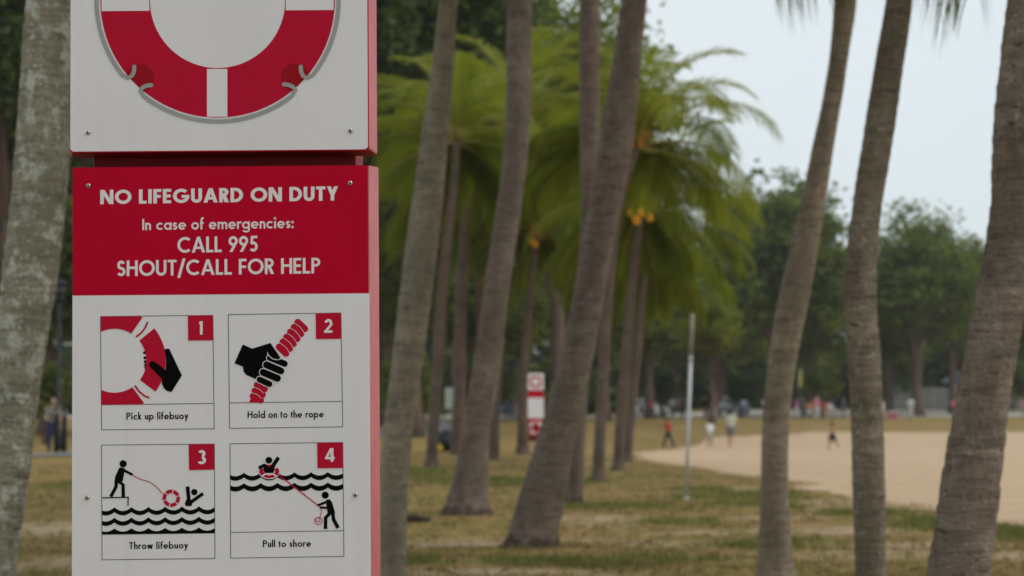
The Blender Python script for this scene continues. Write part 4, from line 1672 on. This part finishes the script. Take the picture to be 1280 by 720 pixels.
def far_wood():
    """the wood far behind the beach: reads as one mass of foliage"""
    rnd = random.Random(77)
    vs, fs, ft = [], [], []
    for c in range(9500):
        px = rnd.uniform(-250, 1500)
        Y_ = rnd.uniform(232, 262)
        top = np.interp(px, [-250, 560, 760, 880, 980, 1040, 1500], [19, 18, 15, 11, 8.5, 6.5, 6.5])
        x_ = (px - 640) / F_PX * Y_
        top = max(3, top + 3.0 * fbm(x_ * .16, 2.2, 5) * 2)
        z_ = rnd.uniform(.4, 1) ** .8 * top if c < 5500 else rnd.uniform(0.0, min(top, 7.0))
        tone = rnd.uniform(.1, .9)
        for q in range(20):
            p = Vector((x_ + rnd.gauss(0, .8), Y_ + rnd.gauss(0, .8), .3 + z_ + rnd.gauss(0, .6)))
            u = Vector((rnd.gauss(0, 1), rnd.gauss(0, 1), rnd.gauss(0, .6))).normalized()
            v = Quaternion(u, rnd.uniform(0, 6.28)) @ u.orthogonal().normalized()
            k = .95 * rnd.uniform(.6, 1.3)
            b = len(vs)
            vs += [tuple(p - u * k * .5), tuple(p + v * k * .3), tuple(p + u * k * .5), tuple(p - v * k * .3)]
            fs.append((b, b + 1, b + 2, b + 3))
            ft.append(min(1, max(0, tone + rnd.uniform(-.2, .2))))
    me = bpy.data.meshes.new('far_wood')
    me.from_pydata(vs, [], fs)
    me.materials.append(M['leaf_cool'])
    add_tone(me, ft)
    tag(link('far_wood', me), 'continuous dark wood far behind the beach and lawn', 'wood', kind='stuff')


far_wood()


def shrub(px, Y, h, w, m, label, seed):
    x = (px - 640) / F_PX * Y
    cm, lob = leaf_crown('foliage', seed, w, w * .7, h * .5, h * .52, 60, 36, .26, m, .3, 1, 6)
    o = empty('shrub', (x, Y, ground_z(x, Y)))
    tag(o, label, 'shrub', 'shrubs behind the lawn')
    link('foliage', cm, o)
    st_ = MB()
    for lc, lr in lob:
        st_.tube([(lc.x * .1, lc.y * .1, -.1), (lc.x * .5, lc.y * .5, lc.z * .6), lc], [.05, .035, .01], 5)
    st_.build('stem', M['bark_tree'], o)


shrub(1028, 168, 4.6, 2.4, 'leaf_mid', 'tall light green shrub between the two left trunks of the right trio', 201)
shrub(828, 172, 3.8, 2.6, 'leaf_dark', 'dark shrub left of the white pole', 202)
shrub(925, 176, 3.6, 2.6, 'leaf_dark', 'dark shrub behind the man in the pale shirt', 203)
shrub(985, 190, 4.0, 3.0, 'leaf_dark', 'dark shrub half hidden by the curving trunk', 204)
shrub(505, 98, 3.6, 2.2, 'leaf_mid', 'green shrub between the sign and the thin palm', 205)
shrub(600, 140, 3.6, 3.0, 'leaf_dark', 'dark shrub behind the grey signboard', 206)
shrub(720, 145, 4.2, 2.8, 'leaf_dark', 'dark shrub right of the distant sign', 207)
shrub(60, 78, 3.0, 1.6, 'leaf_mid', 'green shrub behind the path at far left', 208)
shrub(1110, 200, 4.2, 3.4, 'leaf_dark', 'dark shrub under the loose tree', 209)
shrub(1265, 195, 4.2, 3.0, 'leaf_mid', 'shrub right of the scarred right trunk', 210)


# ------------------------------------------------------------------ people
def person(px, Y, H, heading, label, skin='tan', top=None, bottom=None, bottom_kind='trousers', hair=(.012, .010, .009), pose=None, voxel=.013, dress=False, seat=0.0, group=None, bare_torso=False, sleeves='short', shoes=True):
    """pose: thigh/knee/arm angles in degrees. Body is one remeshed surface; clothes and hair are children"""
    P = dict(tl=12, tr=-12, kl=8, kr=10, al=-15, ar=15, el=20, er=20, ab=9, lean=4, head=0)
    if pose:
        P.update(pose)
    x = (px - 640) / F_PX * Y
    gz = ground_z(x, Y)

    def rx(v, a):                                             # pitch: positive swings the limb forward (+y)
        a = R(a)
        return Vector((v.x, v.y * math.cos(a) - v.z * math.sin(a), v.y * math.sin(a) + v.z * math.cos(a)))
    hip = Vector((0, 0, .525)) * H
    th, sh_ = .245 * H, .245 * H
    J = {}
    for s, n, t, k in ((-1, 'l', P['tl'], P['kl']), (1, 'r', P['tr'], P['kr'])):
        h = hip + Vector((s * .052 * H, 0, 0))
        kn = h + rx(Vector((s * .004 * H, 0, -th)), t)
        an = kn + rx(Vector((0, 0, -sh_)), t - k)
        J['h' + n], J['k' + n], J['a' + n] = h, kn, an
    low = min(J['al'].z, J['ar'].z) - .036 * H
    off = Vector((0, 0, -low + seat))
    lean = P['lean']

    def T(v):                                                 # torso points, leaned forward about the hip
        q = Vector(v) * H - hip
        return hip + rx(q, -lean)
    waist, chest, neck0, neck1 = T((0, 0, .60)), T((0, .006, .73)), T((0, 0, .835)), T((0, .012, .865))
    headc = T((0, .022, .932))
    for s, n, a, e in ((-1, 'l', P['al'], P['el']), (1, 'r', P['ar'], P['er'])):
        sho = T((s * .104, 0, .788))
        d = rx(Vector((s * math.sin(R(P['ab'])), 0, -math.cos(R(P['ab'])))), a)
        el = sho + d * .172 * H
        d2 = rx(Vector((s * math.sin(R(P['ab'])) * .5, 0, -1)).normalized(), a + e)
        wr = el + d2 * .150 * H
        J['s' + n], J['e' + n], J['w' + n], J['d' + n] = sho, el, wr, d2
    b = MB()

    def cp(p, r, q, r2, mb=b):
        mb.capsule(p + off, r * H, q + off, r2 * H, None, 12)
    # torso: two side chains merge into one trunk
    for s in (-1, 1):
        cp(T((s * .035, 0, .55)), .060, T((s * .030, 0, .62)), .052)
        cp(T((s * .030, 0, .62)), .052, T((s * .045, .004, .74)), .060)
        cp(T((s * .045, .004, .745)), .058, T((s * .088, 0, .80)), .036)
    cp(T((0, 0, .56)), .066, T((0, .004, .76)), .064)
    cp(T((0, 0, .79)), .050, neck0, .036)
    cp(neck0, .033, neck1 + Vector((0, 0, .01 * H)), .031)
    # head, jaw, nose, ears
    b.ball(headc + off, (.046 * H, .056 * H, .066 * H), None, 16, 12)
    b.ball(headc + off + Vector((0, .018 * H, -.030 * H)), (.034 * H, .036 * H, .036 * H), None, 12, 8)
    b.capsule(headc + off + Vector((0, .053 * H, .006 * H)), .006 * H, headc + off + Vector((0, .062 * H, -.012 * H)), .010 * H, None, 8)
    for s in (-1, 1):
        b.ball(headc + off + Vector((s * .047 * H, -.004 * H, -.004 * H)), (.008 * H, .012 * H, .019 * H), None, 8, 6)
    for n in 'lr':
        s = -1 if n == 'l' else 1
        cp(J['h' + n], .058, J['k' + n], .034)
        cp(J['k' + n], .033, J['k' + n].lerp(J['a' + n], .35), .034)
        cp(J['k' + n].lerp(J['a' + n], .35), .034, J['a' + n], .021)
        f = Vector((s * .012 * H, .105 * H, -.022 * H))
        cp(J['a' + n] + Vector((0, -.015 * H, -.018 * H)), .020, J['a' + n] + f, .016)
        cp(J['s' + n], .030, J['e' + n], .023)
        cp(J['e' + n], .024, J['w' + n], .016)
        d = J['d' + n]
        w = J['w' + n]
        fw = Vector((0, 1, 0))
        fw = (fw - d * fw.dot(d)).normalized()
        pe = w + d * .055 * H
        for k in (-1, 0, 1):
            cp(w + d * .012 * H + fw * k * .008 * H, .011, pe + fw * k * .014 * H, .0105)
        inw = Vector((-s, 0, 0))
        for k, ln in ((-1.5, .034), (-.5, .042), (.5, .045), (1.5, .040)):
            q0 = pe + fw * k * .0125 * H
            q1 = q0 + (d + inw * .15).normalized() * ln * H * .55
            q2 = q1 + (d + inw * .55).normalized() * ln * H * .5
            cp(q0, .0062, q1, .0058)
            cp(q1, .0058, q2, .0050)
        t0 = w + d * .018 * H + fw * .014 * H
        t1 = t0 + (d * .6 + fw * .8).normalized() * .030 * H
        cp(t0, .0085, t1, .0070)
        cp(t1, .0070, t1 + (d + inw * .3).normalized() * .022 * H, .0058)
    M.setdefault('skin_' + skin, paint('skin_' + skin, SKINS[skin], .55, .08, 9, spec=.3))
    body = b.build('person', M['skin_' + skin])
    remesh(body, voxel, 3)
    tag(body, label, 'person', group)

    def child(mb, name, m, vx=None):
        o = mb.build(name, m, body)
        return remesh(o, vx or voxel, 2)
    # hair
    hr = MB()
    hr.ball(headc + off + Vector((0, -.010 * H, .014 * H)), (.053 * H, .058 * H, .062 * H), None, 14, 10)
    hr.ball(headc + off + Vector((0, -.024 * H, -.012 * H)), (.046 * H, .040 * H, .050 * H), None, 14, 10)
    child(hr, 'hair', cloth('hair_%d' % int(hair[0] * 1000), hair))
    if top is not None and not bare_torso:
        t = MB()
        for s in (-1, 1):
            cp(T((s * .038, 0, .535)), .070, T((s * .034, 0, .62)), .062, t)
            cp(T((s * .034, 0, .62)), .062, T((s * .048, .004, .74)), .070, t)
            cp(T((s * .048, .004, .745)), .066, T((s * .088, 0, .800)), .040, t)
            n = 'l' if s < 0 else 'r'
            if sleeves == 'short':
                cp(J['s' + n], .036, J['s' + n].lerp(J['e' + n], .62), .038, t)
            elif sleeves == 'long':
                cp(J['s' + n], .036, J['e' + n], .032, t)
                cp(J['e' + n], .034, J['e' + n].lerp(J['w' + n], .9), .026, t)
        cp(T((0, 0, .56)), .074, T((0, .004, .775)), .070, t)
        if dress:
            cp(T((0, 0, .56)), .080, T((0, 0, .36)), .115, t)
        child(t, 'dress' if dress else 'shirt', cloth('cloth_' + '_'.join('%d' % int(c * 99) for c in top), top))
    if bottom is not None:
        t = MB()
        cp(T((-.03, 0, .535)), .072, T((.03, 0, .535)), .072, t)
        cp(T((-.03, 0, .58)), .064, T((.03, 0, .58)), .064, t)
        for n in 'lr':
            if bottom_kind == 'shorts':
                cp(J['h' + n], .068, J['h' + n].lerp(J['k' + n], .78), .056, t)
            else:
                cp(J['h' + n], .067, J['k' + n], .045, t)
                cp(J['k' + n], .045, J['k' + n].lerp(J['a' + n], .92), .034, t)
        child(t, bottom_kind, cloth('cloth_' + '_'.join('%d' % int(c * 99) for c in bottom), bottom))
    if shoes:
        for n in 'lr':
            s = -1 if n == 'l' else 1
            t = MB()
            f = Vector((s * .012 * H, .112 * H, -.020 * H))
            cp(J['a' + n] + Vector((0, -.018 * H, -.016 * H)), .026, J['a' + n] + f, .021, t)
            child(t, 'shoe', cloth('shoe_dark', (.05, .048, .05)))
    body.location = (x, Y, gz)
    body.rotation_euler = (0, 0, R(heading))
    return body


# heading 0 = walking away from the camera (+Y), 180 = towards it
person(835, 92, 1.24, 60, 'child in a red top walking on the grass left of the white shirted child', 'tan', (.46, .055, .04), (.05, .055, .06), 'trousers', pose=dict(tl=22, tr=-14, kl=12, kr=22, al=30, ar=-18, el=40, er=25))
person(887, 93, 1.16, 10, 'child in a white shirt at the edge of the sand', 'tan', (.78, .77, .76), (.40, .38, .37), 'shorts', shoes=False, pose=dict(tl=8, tr=-8, kl=6, kr=8, al=8, ar=-6, el=35, er=30))
person(913, 93, 1.62, -12, 'man in a pale shirt and grey shorts walking onto the sand', 'light', (.50, .52, .40), (.20, .19, .19), 'shorts', shoes=False, pose=dict(tl=16, tr=-14, kl=8, kr=18, al=-12, ar=18, el=18, er=14, lean=8, ab=14))
person(1040, 88, 1.10, 30, 'shirtless boy in dark shorts running on the sand', 'tan', None, (.02, .025, .04), 'shorts', bare_torso=True, shoes=False, pose=dict(tl=24, tr=-20, kl=12, kr=40, al=-25, ar=30, el=60, er=60))
person(957, 158, 1.66, 150, 'woman in a white top and green skirt near the curving trunk', 'tan', (.75, .73, .71), (.012, .13, .04), 'trousers', voxel=.018)
person(882, 160, 1.7, 95, 'person in black clothes beside the tree behind the children', 'light', (.012, .012, .016), (.02, .02, .022), 'trousers', voxel=.018, sleeves='long')
person(1020, 156, 1.74, 200, 'tall person in a pink top and white skirt amid the crowd', 'light', (.62, .22, .30), (.66, .66, .64), 'trousers', voxel=.018)
crowd = [(801, 165, 1.62, 40, (.35, .38, .45), (.05, .06, .12), 'person in a grey blue shirt left of the pole, furthest left of the far people'),
         (812, 163, 1.55, 120, (.42, .04, .10), (.05, .05, .06), 'person in a crimson shirt far left of the pole'),
         (840, 168, 1.74, 10, (.40, .42, .42), (.06, .10, .14), 'person in pale grey standing under the tree left of the pole'),
         (853, 164, 1.62, 200, (.03, .035, .06), (.04, .04, .06), 'person in dark navy standing right against the pole'),
         (896, 170, 1.1, 80, (.55, .30, .30), (.30, .30, .30), 'small child in a pink shirt below the person in black'),
         (929, 168, 1.66, 200, (.40, .46, .60), (.10, .14, .25), 'person in a pale blue shirt right of the man in the pale shirt'),
         (995, 160, 1.6, 60, (.35, .06, .20), (.50, .49, .47), 'person in magenta and cream beside the curving trunk'),
         (1003, 163, 1.68, 140, (.10, .11, .15), (.07, .08, .10), 'person in dark grey left of the pink topped person'),
         (1011, 154, 1.35, 180, (.60, .25, .08), (.58, .56, .52), 'child in an orange shirt left of the pink topped person'),
         (1030, 159, 1.4, 20, (.40, .10, .08), (.45, .20, .15), 'child in dark red right of the pink topped person'),
         (1041, 162, 1.72, 90, (.05, .06, .14), (.42, .41, .40), 'person in navy and grey behind the shirtless boy'),
         (1036, 155, 1.3, 220, (.66, .62, .56), (.45, .44, .41), 'child in cream clothes behind the shirtless boy'),
         (1053, 160, 1.6, 300, (.12, .11, .13), (.10, .10, .12), 'person in charcoal left of the middle right trunk'),
         (1103, 158, 1.5, 60, (.62, .60, .57), (.55, .54, .50), 'person in white just right of the middle right trunk'),
         (1138, 160, 1.68, 150, (.72, .71, .68), (.62, .60, .57), 'person all in white left of the pale tree trunk'),
         (1192, 160, 1.6, 170, (.62, .16, .22), (.14, .14, .16), 'person in a rose shirt touching the scarred trunk'),
         (1279, 160, 1.6, 100, (.55, .20, .32), (.25, .24, .24), 'person in mauve right of the scarred trunk'),
         (527, 120, 1.62, 80, (.16, .03, .06), (.03, .03, .035), 'person in dark maroon between the slim trunk and the thin palm'),
         (634, 150, 1.6, 60, (.13, .14, .18), (.08, .08, .10), 'person in slate grey left of the distant sign'),
         (645, 150, 1.3, 250, (.50, .26, .20), (.40, .38, .36), 'child in a salmon shirt left of the distant sign')]
for i, (px, Y, H, hd, tcol, bcol, lab) in enumerate(crowd):
    rr = random.Random(i)
    person(px, Y, H, hd, lab, rr.choice(['tan', 'light', 'brown']), tcol, bcol, rr.choice(['trousers', 'shorts']), voxel=.022, group='far people behind the beach',
           pose=dict(tl=rr.uniform(0, 20), tr=-rr.uniform(0, 18), kl=rr.uniform(4, 14), kr=rr.uniform(4, 22), al=rr.uniform(-25, 45), ar=rr.uniform(-25, 45), el=rr.uniform(15, 70), er=rr.uniform(15, 70)))
person(67, 66, 1.62, 200, 'person in a beige top and blue jeans beside the black posts at left', 'light', (.24, .20, .17), (.035, .055, .12), 'trousers', pose=dict(tl=6, tr=-4, al=10, ar=20, el=50, er=60))

# ------------------------------------------------------------------ posts, boards, bags
x = (858 - 640) / F_PX * 33.0
po = empty('metal_pole', (x - .02, 33, ground_z(x, 33)), 0)
tag(po, 'thin white metal pole standing alone on the grass', 'pole')
T0 = at(865.5, 393, 33) - po.location
Tm = at(863.3, 448, 33) - po.location
B0 = Vector((0, 0, -.1))
m_ = MB()
m_.tube([B0, B0.lerp(Tm, .5), Tm], .025, 14)
m_.build('shaft', M['pole_metal'], po)
m_ = MB()
m_.tube([Tm, Tm.lerp(T0, .6), T0, T0 + Vector((0, 0, .012))], [.030, .030, .030, .02], 14)
m_.build('sleeve', M['pole_dimmed'], po)  # top of the same pole, its different light painted in as brown
m_ = MB()
m_.tube([Tm - Vector((0, 0, .03)), Tm + Vector((0, 0, .03))], .034, 14)
m_.build('collar', M['pole_metal'], po)
m_ = MB()
m_.tube([(0, 0, -.05), (0, 0, .015), (0, 0, .03)], [.05, .048, .04], 14)
m_.build('base_plate', M['pole_metal'], po)


def lamp_post(px, Y, h, label):
    x = (px - 640) / F_PX * Y
    o = empty('lamp_post', (x, Y, ground_z(x, Y)))
    tag(o, label, 'lamp post')
    mb = MB()
    mb.tube([(0, 0, -.1), (0, 0, .6), (0, 0, .62), (0, 0, h)], [.10, .10, .065, .05], 12)
    mb.build('column', M['black_metal'], o)
    mb = MB()
    mb.tube([(0, 0, h - .1), (0, 0, h), (0, 0, h + .06)], [.09, .16, .13], 12)
    mb.tube([(0, 0, h + .42), (0, 0, h + .5), (0, 0, h + .6)], [.26, .24, .04], 16)
    mb.build('lamp_head', M['black_metal'], o)
    mb = MB()
    mb.tube([(0, 0, h + .06), (0, 0, h + .42)], [.11, .17], 14)
    mb.build('lamp_glass', M['glass_dark'], o)


lamp_post(74, 68, 4.6, 'dark slender lamp post between the lichen covered trunk and the sign')


def post(px, Y, h, label):
    x = (px - 640) / F_PX * Y
    o = empty('bollard', (x, Y, ground_z(x, Y)))
    tag(o, label, 'bollard')
    mb = MB()
    mb.tube([(0, 0, -.1), (0, 0, h - .1), (0, 0, h - .03), (0, 0, h)], [.075, .075, .06, .02], 14)
    mb.build('shaft', M['black_metal'], o)
    mb = MB()
    mb.tube([(0, 0, h - .22), (0, 0, h - .14)], [.08, .08], 14)
    mb.build('band', M['grey_paint'], o)


post(71.5, 64, 1.35, 'thick black post left of its twin by the path')
post(81.5, 64.5, 1.30, 'black post nearest to the edge of the big sign')

# pale board on a post behind the thin palms
Y = 84.0
x = (562 - 640) / F_PX * Y
o = empty('signboard', (x, Y, ground_z(x, Y)))
tag(o, 'narrow pale grey green signboard on a post between the thin palms', 'signboard')
mb = MB()
mb.tube([(0, .03, -.1), (0, .03, 2.0)], .035, 10)
mb.build('post', M['grey_paint'], o)
mb = MB()
mb.box((0, -.02, 1.62), (.34, .05, .78), M['grey_green'])
bevel(mb.build('panel', parent=o, smooth=False), .01)
mb = MB()
mb.box((0, -.02, .90), (.34, .2, .16), M['concrete'])
bevel(mb.build('box', parent=o, smooth=False), .02)

# black rucksack and yellow bag at the palm foot
Y = 66.5
x = (557 - 640) / F_PX * Y
o = empty('backpack', (x, Y, ground_z(x, Y)), R(20))
tag(o, 'bulky black backpack lying on grass against the slender palm', 'backpack')
mb = MB()
mb.ball((0, 0, .28), (.30, .24, .30), None, 16, 10)
mb.ball((.05, .02, .45), (.22, .18, .20), None, 14, 10)
mb.box((0, 0, .14), (.5, .36, .26))
b_ = remesh(mb.build('body', M['bag_black'], o), .03, 5)
mb = MB()
mb.ball((-.02, -.22, .24), (.19, .10, .17), None, 12, 8)
mb.build('pocket', M['bag_black'], o)
for s in (-.12, .12):
    mb = MB()
    mb.tube([(s, .16, .55), (s, .30, .45), (s, .32, .25), (s, .2, .08)], .025, 6)
    mb.build('strap', M['bag_black'], o)
x = (548 - 640) / F_PX * 66.2
o = empty('yellow_bag', (x, 66.2, ground_z(x, 66.2)))
tag(o, 'small yellow bag on the grass in front of the black backpack', 'bag')
mb = MB()
mb.ball((0, 0, .09), (.15, .10, .10), None, 12, 8)
mb.build('body', M['bag_yellow'], o)
mb = MB()
mb.tube([(-.07, 0, .17), (-.03, 0, .26), (.03, 0, .26), (.07, 0, .17)], .012, 6)
mb.build('handle', M['bag_yellow'], o)

# fallen husk on the lawn
p = at(515, 652, 27.0)
mb = MB()
mb.tube([(-.17, .02, .03), (-.06, 0, .05), (.05, .01, .05), (.16, -.02, .03), (.24, -.02, .05)], [.012, .045, .05, .035, .012], 8)
ob = tag(mb.build('palm_husk', M['husk']), 'dark fallen palm husk on the grass right of the slim trunk', 'palm husk')
ob.location = (p.x, 27, ground_z(p.x, 27))

# yellow feather flag
Y = 165.0
x = (998 - 640) / F_PX * Y
o = empty('feather_flag', (x, Y, ground_z(x, Y)))
tag(o, 'thin tall yellow flag just right of the curving trunk', 'flag')
mb = MB()
mb.tube([(0, 0, -.1), (0, 0, 3.2), (.1, 0, 3.7), (.3, 0, 3.85)], [.03, .025, .02, .012], 8)
mb.build('pole', M['grey_paint'], o)
mb = MB()
pr = [(.03, 2.3), (.22, 2.4), (.28, 2.9), (.27, 3.4), (.24, 3.7), (.10, 3.6), (.03, 3.2)]
n = len(pr)
mb.add([(a, -.008, c) for a, c in pr] + [(a, .008, c) for a, c in pr], [tuple(range(n)), tuple(range(2 * n - 1, n - 1, -1))] + [(i, (i + 1) % n, (i + 1) % n + n, i + n) for i in range(n)])
mb.build('banner', M['yellow'], o, smooth=False)


# ------------------------------------------------------------------ cars, fence, shelter beyond the trees
def car(px, Y, heading, paintm, label):
    x = (px - 640) / F_PX * Y
    o = empty('parked_car', (x, Y, ground_z(x, Y) + .035), R(heading))
    tag(o, label, 'car', 'cars parked behind the trees')
    # lower body: side outline swept across the width with tucked edges
    low = [(-2.1, .35), (-2.15, .62), (-2.05, .86), (-1.6, .92), (1.0, .95), (1.9, .80), (2.12, .62), (2.1, .34), (1.7, .24), (-1.7, .24)]
    cab = [(-1.75, .91), (-1.25, 1.36), (-.6, 1.47), (.25, 1.44), (1.05, .94)]

    def loft(prof, secs):
        mb_ = MB()
        vs_ = []
        for yy, k, dz in secs:
            for a, c in prof:
                vs_.append((a * k, yy, c + dz * 0))
        n_ = len(prof)
        fs_ = []
        for i in range(len(secs) - 1):
            for k in range(n_):
                k2 = (k + 1) % n_
                fs_.append((i * n_ + k, i * n_ + k2, (i + 1) * n_ + k2, (i + 1) * n_ + k))
        fs_.append(tuple(range(n_ - 1, -1, -1)))
        fs_.append(tuple((len(secs) - 1) * n_ + k for k in range(n_)))
        mb_.add(vs_, fs_)
        return mb_
    bo = loft(low, [(-.86, .96, 0), (-.80, 1, 0), (.80, 1, 0), (.86, .96, 0)]).build('body', M[paintm], o, smooth=False)
    bevel(bo, .05, 2)
    cb = MB()
    vs_ = [(a, -(.74 - .18 * (c - .9) / .55), c) for a, c in cab] + [(a, (.74 - .18 * (c - .9) / .55), c) for a, c in cab]
    n_ = len(cab)
    cb.add(vs_, [tuple(range(n_)), tuple(range(2 * n_ - 1, n_ - 1, -1))] + [(i, i + n_, (i + 1) % n_ + n_, (i + 1) % n_) for i in range(n_)])
    bevel(cb.build('cabin', M[paintm], o, smooth=False), .04, 2)
    for s in (-1, 1):
        for win in ([(-1.25, .98), (-1.0, 1.32), (-.42, 1.40), (-.42, .98)], [(-.34, .98), (-.34, 1.40), (.22, 1.37), (.78, .98)]):
            w_ = MB()
            f_ = lambda c: s * (.74 - .18 * (c - .9) / .55 + .006)
            w_.add([(a, f_(c), c) for a, c in win] + [(a, f_(c) - s * .02, c) for a, c in win], [(0, 1, 2, 3), (7, 6, 5, 4), (0, 4, 5, 1), (1, 5, 6, 2), (2, 6, 7, 3), (3, 7, 4, 0)])
            w_.build('window', M['glass_dark'], o, smooth=False)
    for a0, c0, a1, c1, nm in ((.34, 1.40, .98, 1.0, 'windscreen'), (-1.30, 1.33, -1.66, 1.0, 'rear_window')):
        w_ = MB()
        sx = .012 if a1 > 0 else -.012
        h0, h1 = .74 - .18 * (c0 - .9) / .55 - .06, .74 - .18 * (c1 - .9) / .55 - .06
        w_.add([(a0 + sx, -h0, c0 + .012), (a0 + sx, h0, c0 + .012), (a1 + sx, h1, c1 + .012), (a1 + sx, -h1, c1 + .012)], [(0, 1, 2, 3)])
        w_.build(nm, M['glass_dark'], o, smooth=False)
    for wx in (-1.32, 1.32):
        for s in (-1, 1):
            w_ = MB()
            w_.tube([(wx, s * .70, .31), (wx, s * .72, .31), (wx, s * .88, .31), (wx, s * .90, .31)], [.28, .315, .315, .28], 20)
            wo_ = w_.build('wheel', M['rubber'], o)
            w_ = MB()
            w_.tube([(wx, s * .86, .31), (wx, s * .905, .31), (wx, s * .91, .31)], [.2, .19, .06], 16)
            w_.build('rim', M['car_silver'], wo_)
    for s in (-1, 1):
        w_ = MB()
        w_.ball((2.04, s * .6, .66), (.1, .2, .09), None, 10, 8)
        w_.build('headlight', M['lamp_clear'], o)
        w_ = MB()
        w_.ball((-2.08, s * .64, .72), (.08, .17, .09), None, 10, 8)
        w_.build('taillight', M['lamp_red'], o)


car(917, 181, 70, 'car_silver', 'silver car behind the man in the pale shirt')
car(806, 182, 15, 'car_white', 'white car under the trees left of the pole')
car(600, 182, 5, 'car_white', 'white car seen low behind the brown flared trunk')
car(640, 181, 8, 'car_blue', 'blue car behind the two people left of the distant sign')

# long grey hoarding behind the sand strip
fx0, fx1, FY = (1085 - 640) / F_PX * 205, (1330 - 640) / F_PX * 205, 205
fo = empty('panel_fence', (fx0, FY, ground_z(fx0, FY)))
tag(fo, 'long grey panel fence behind the loose trees at right', 'fence')
npan = 9
pw = (fx1 - fx0) / npan
for i in range(npan):
    mb = MB()
    mb.box((pw * (i + .5), 0, 1.1), (pw - .14, .05, 1.9), M['grey_paint'])
    mb.build('panel', parent=fo, smooth=False)
for i in range(npan + 1):
    mb = MB()
    mb.box((pw * i, 0, 1.05), (.12, .12, 2.2), M['concrete'])
    mb.build('post', parent=fo, smooth=False)

# shelter with a slate blue roof
Y = 192.0
x = (1215 - 640) / F_PX * Y
so = empty('shelter', (x, Y, ground_z(x, Y)))
tag(so, 'open shelter with slate blue hipped roof behind the scarred trunk', 'shelter')
for sx in (-1, 1):
    for sy in (-1, 1):
        mb = MB()
        mb.box((sx * 1.7, sy * 1.3, 1.25), (.16, .16, 2.5), M['white_paint'])
        mb.build('column', parent=so, smooth=False)
mb = MB()
mb.add([(-2.3, -1.9, 2.5), (2.3, -1.9, 2.5), (2.3, 1.9, 2.5), (-2.3, 1.9, 2.5), (-.9, 0, 3.5), (.9, 0, 3.5), (-2.3, -1.9, 2.38), (2.3, -1.9, 2.38), (2.3, 1.9, 2.38), (-2.3, 1.9, 2.38)],
       [(0, 1, 5, 4), (1, 2, 5), (2, 3, 4, 5), (3, 0, 4), (0, 6, 7, 1), (1, 7, 8, 2), (2, 8, 9, 3), (3, 9, 6, 0), (9, 8, 7, 6)])
mb.build('roof', M['slate_roof'], so, smooth=False)
for k, sx in enumerate((-.7, .7)):
    mb = MB()
    mb.box((sx, 0, .42), (.9, .4, .06), M['concrete'])
    mb.box((sx - .3, 0, .2), (.1, .34, .4), M['concrete'])
    mb.box((sx + .3, 0, .2), (.1, .34, .4), M['concrete'])
    mb.build('seat', parent=so, smooth=False)

# pink cool box on the ground near the fence
Y = 162.0
x = (1115 - 640) / F_PX * Y
o = empty('cool_box', (x, Y, ground_z(x, Y)))
tag(o, 'pinkish red cool box on the ground right of the middle trunk', 'cool box')
mb = MB()
mb.box((0, 0, .26), (.7, .45, .5), M['cool_pink'])
bevel(mb.build('body', parent=o, smooth=False), .04)
mb = MB()
mb.box((0, 0, .56), (.73, .48, .09), M['lb_white'])
bevel(mb.build('lid', parent=o, smooth=False), .03)


# ------------------------------------------------------------------ the damp air between the lawn and the far trees
hz_ = MB()
hz_.box((0, 360, 22), (1640, 960, 50))
m, nt, out = mat('haze')
pv = nd(nt, 'ShaderNodeVolumePrincipled')
pv.inputs['Color'].default_value = (.92, .95, .98, 1)
pv.inputs['Density'].default_value = .00026
pv.inputs['Anisotropy'].default_value = .2
lk(nt, pv.outputs[0], out.inputs['Volume'])
ho = hz_.build('haze', m, smooth=False)
ho.location = (0, 0, 0)
tag(ho, 'thin pale damp air over the lawn and beach', 'haze', kind='stuff')
SC.cycles.volume_bounces = 0
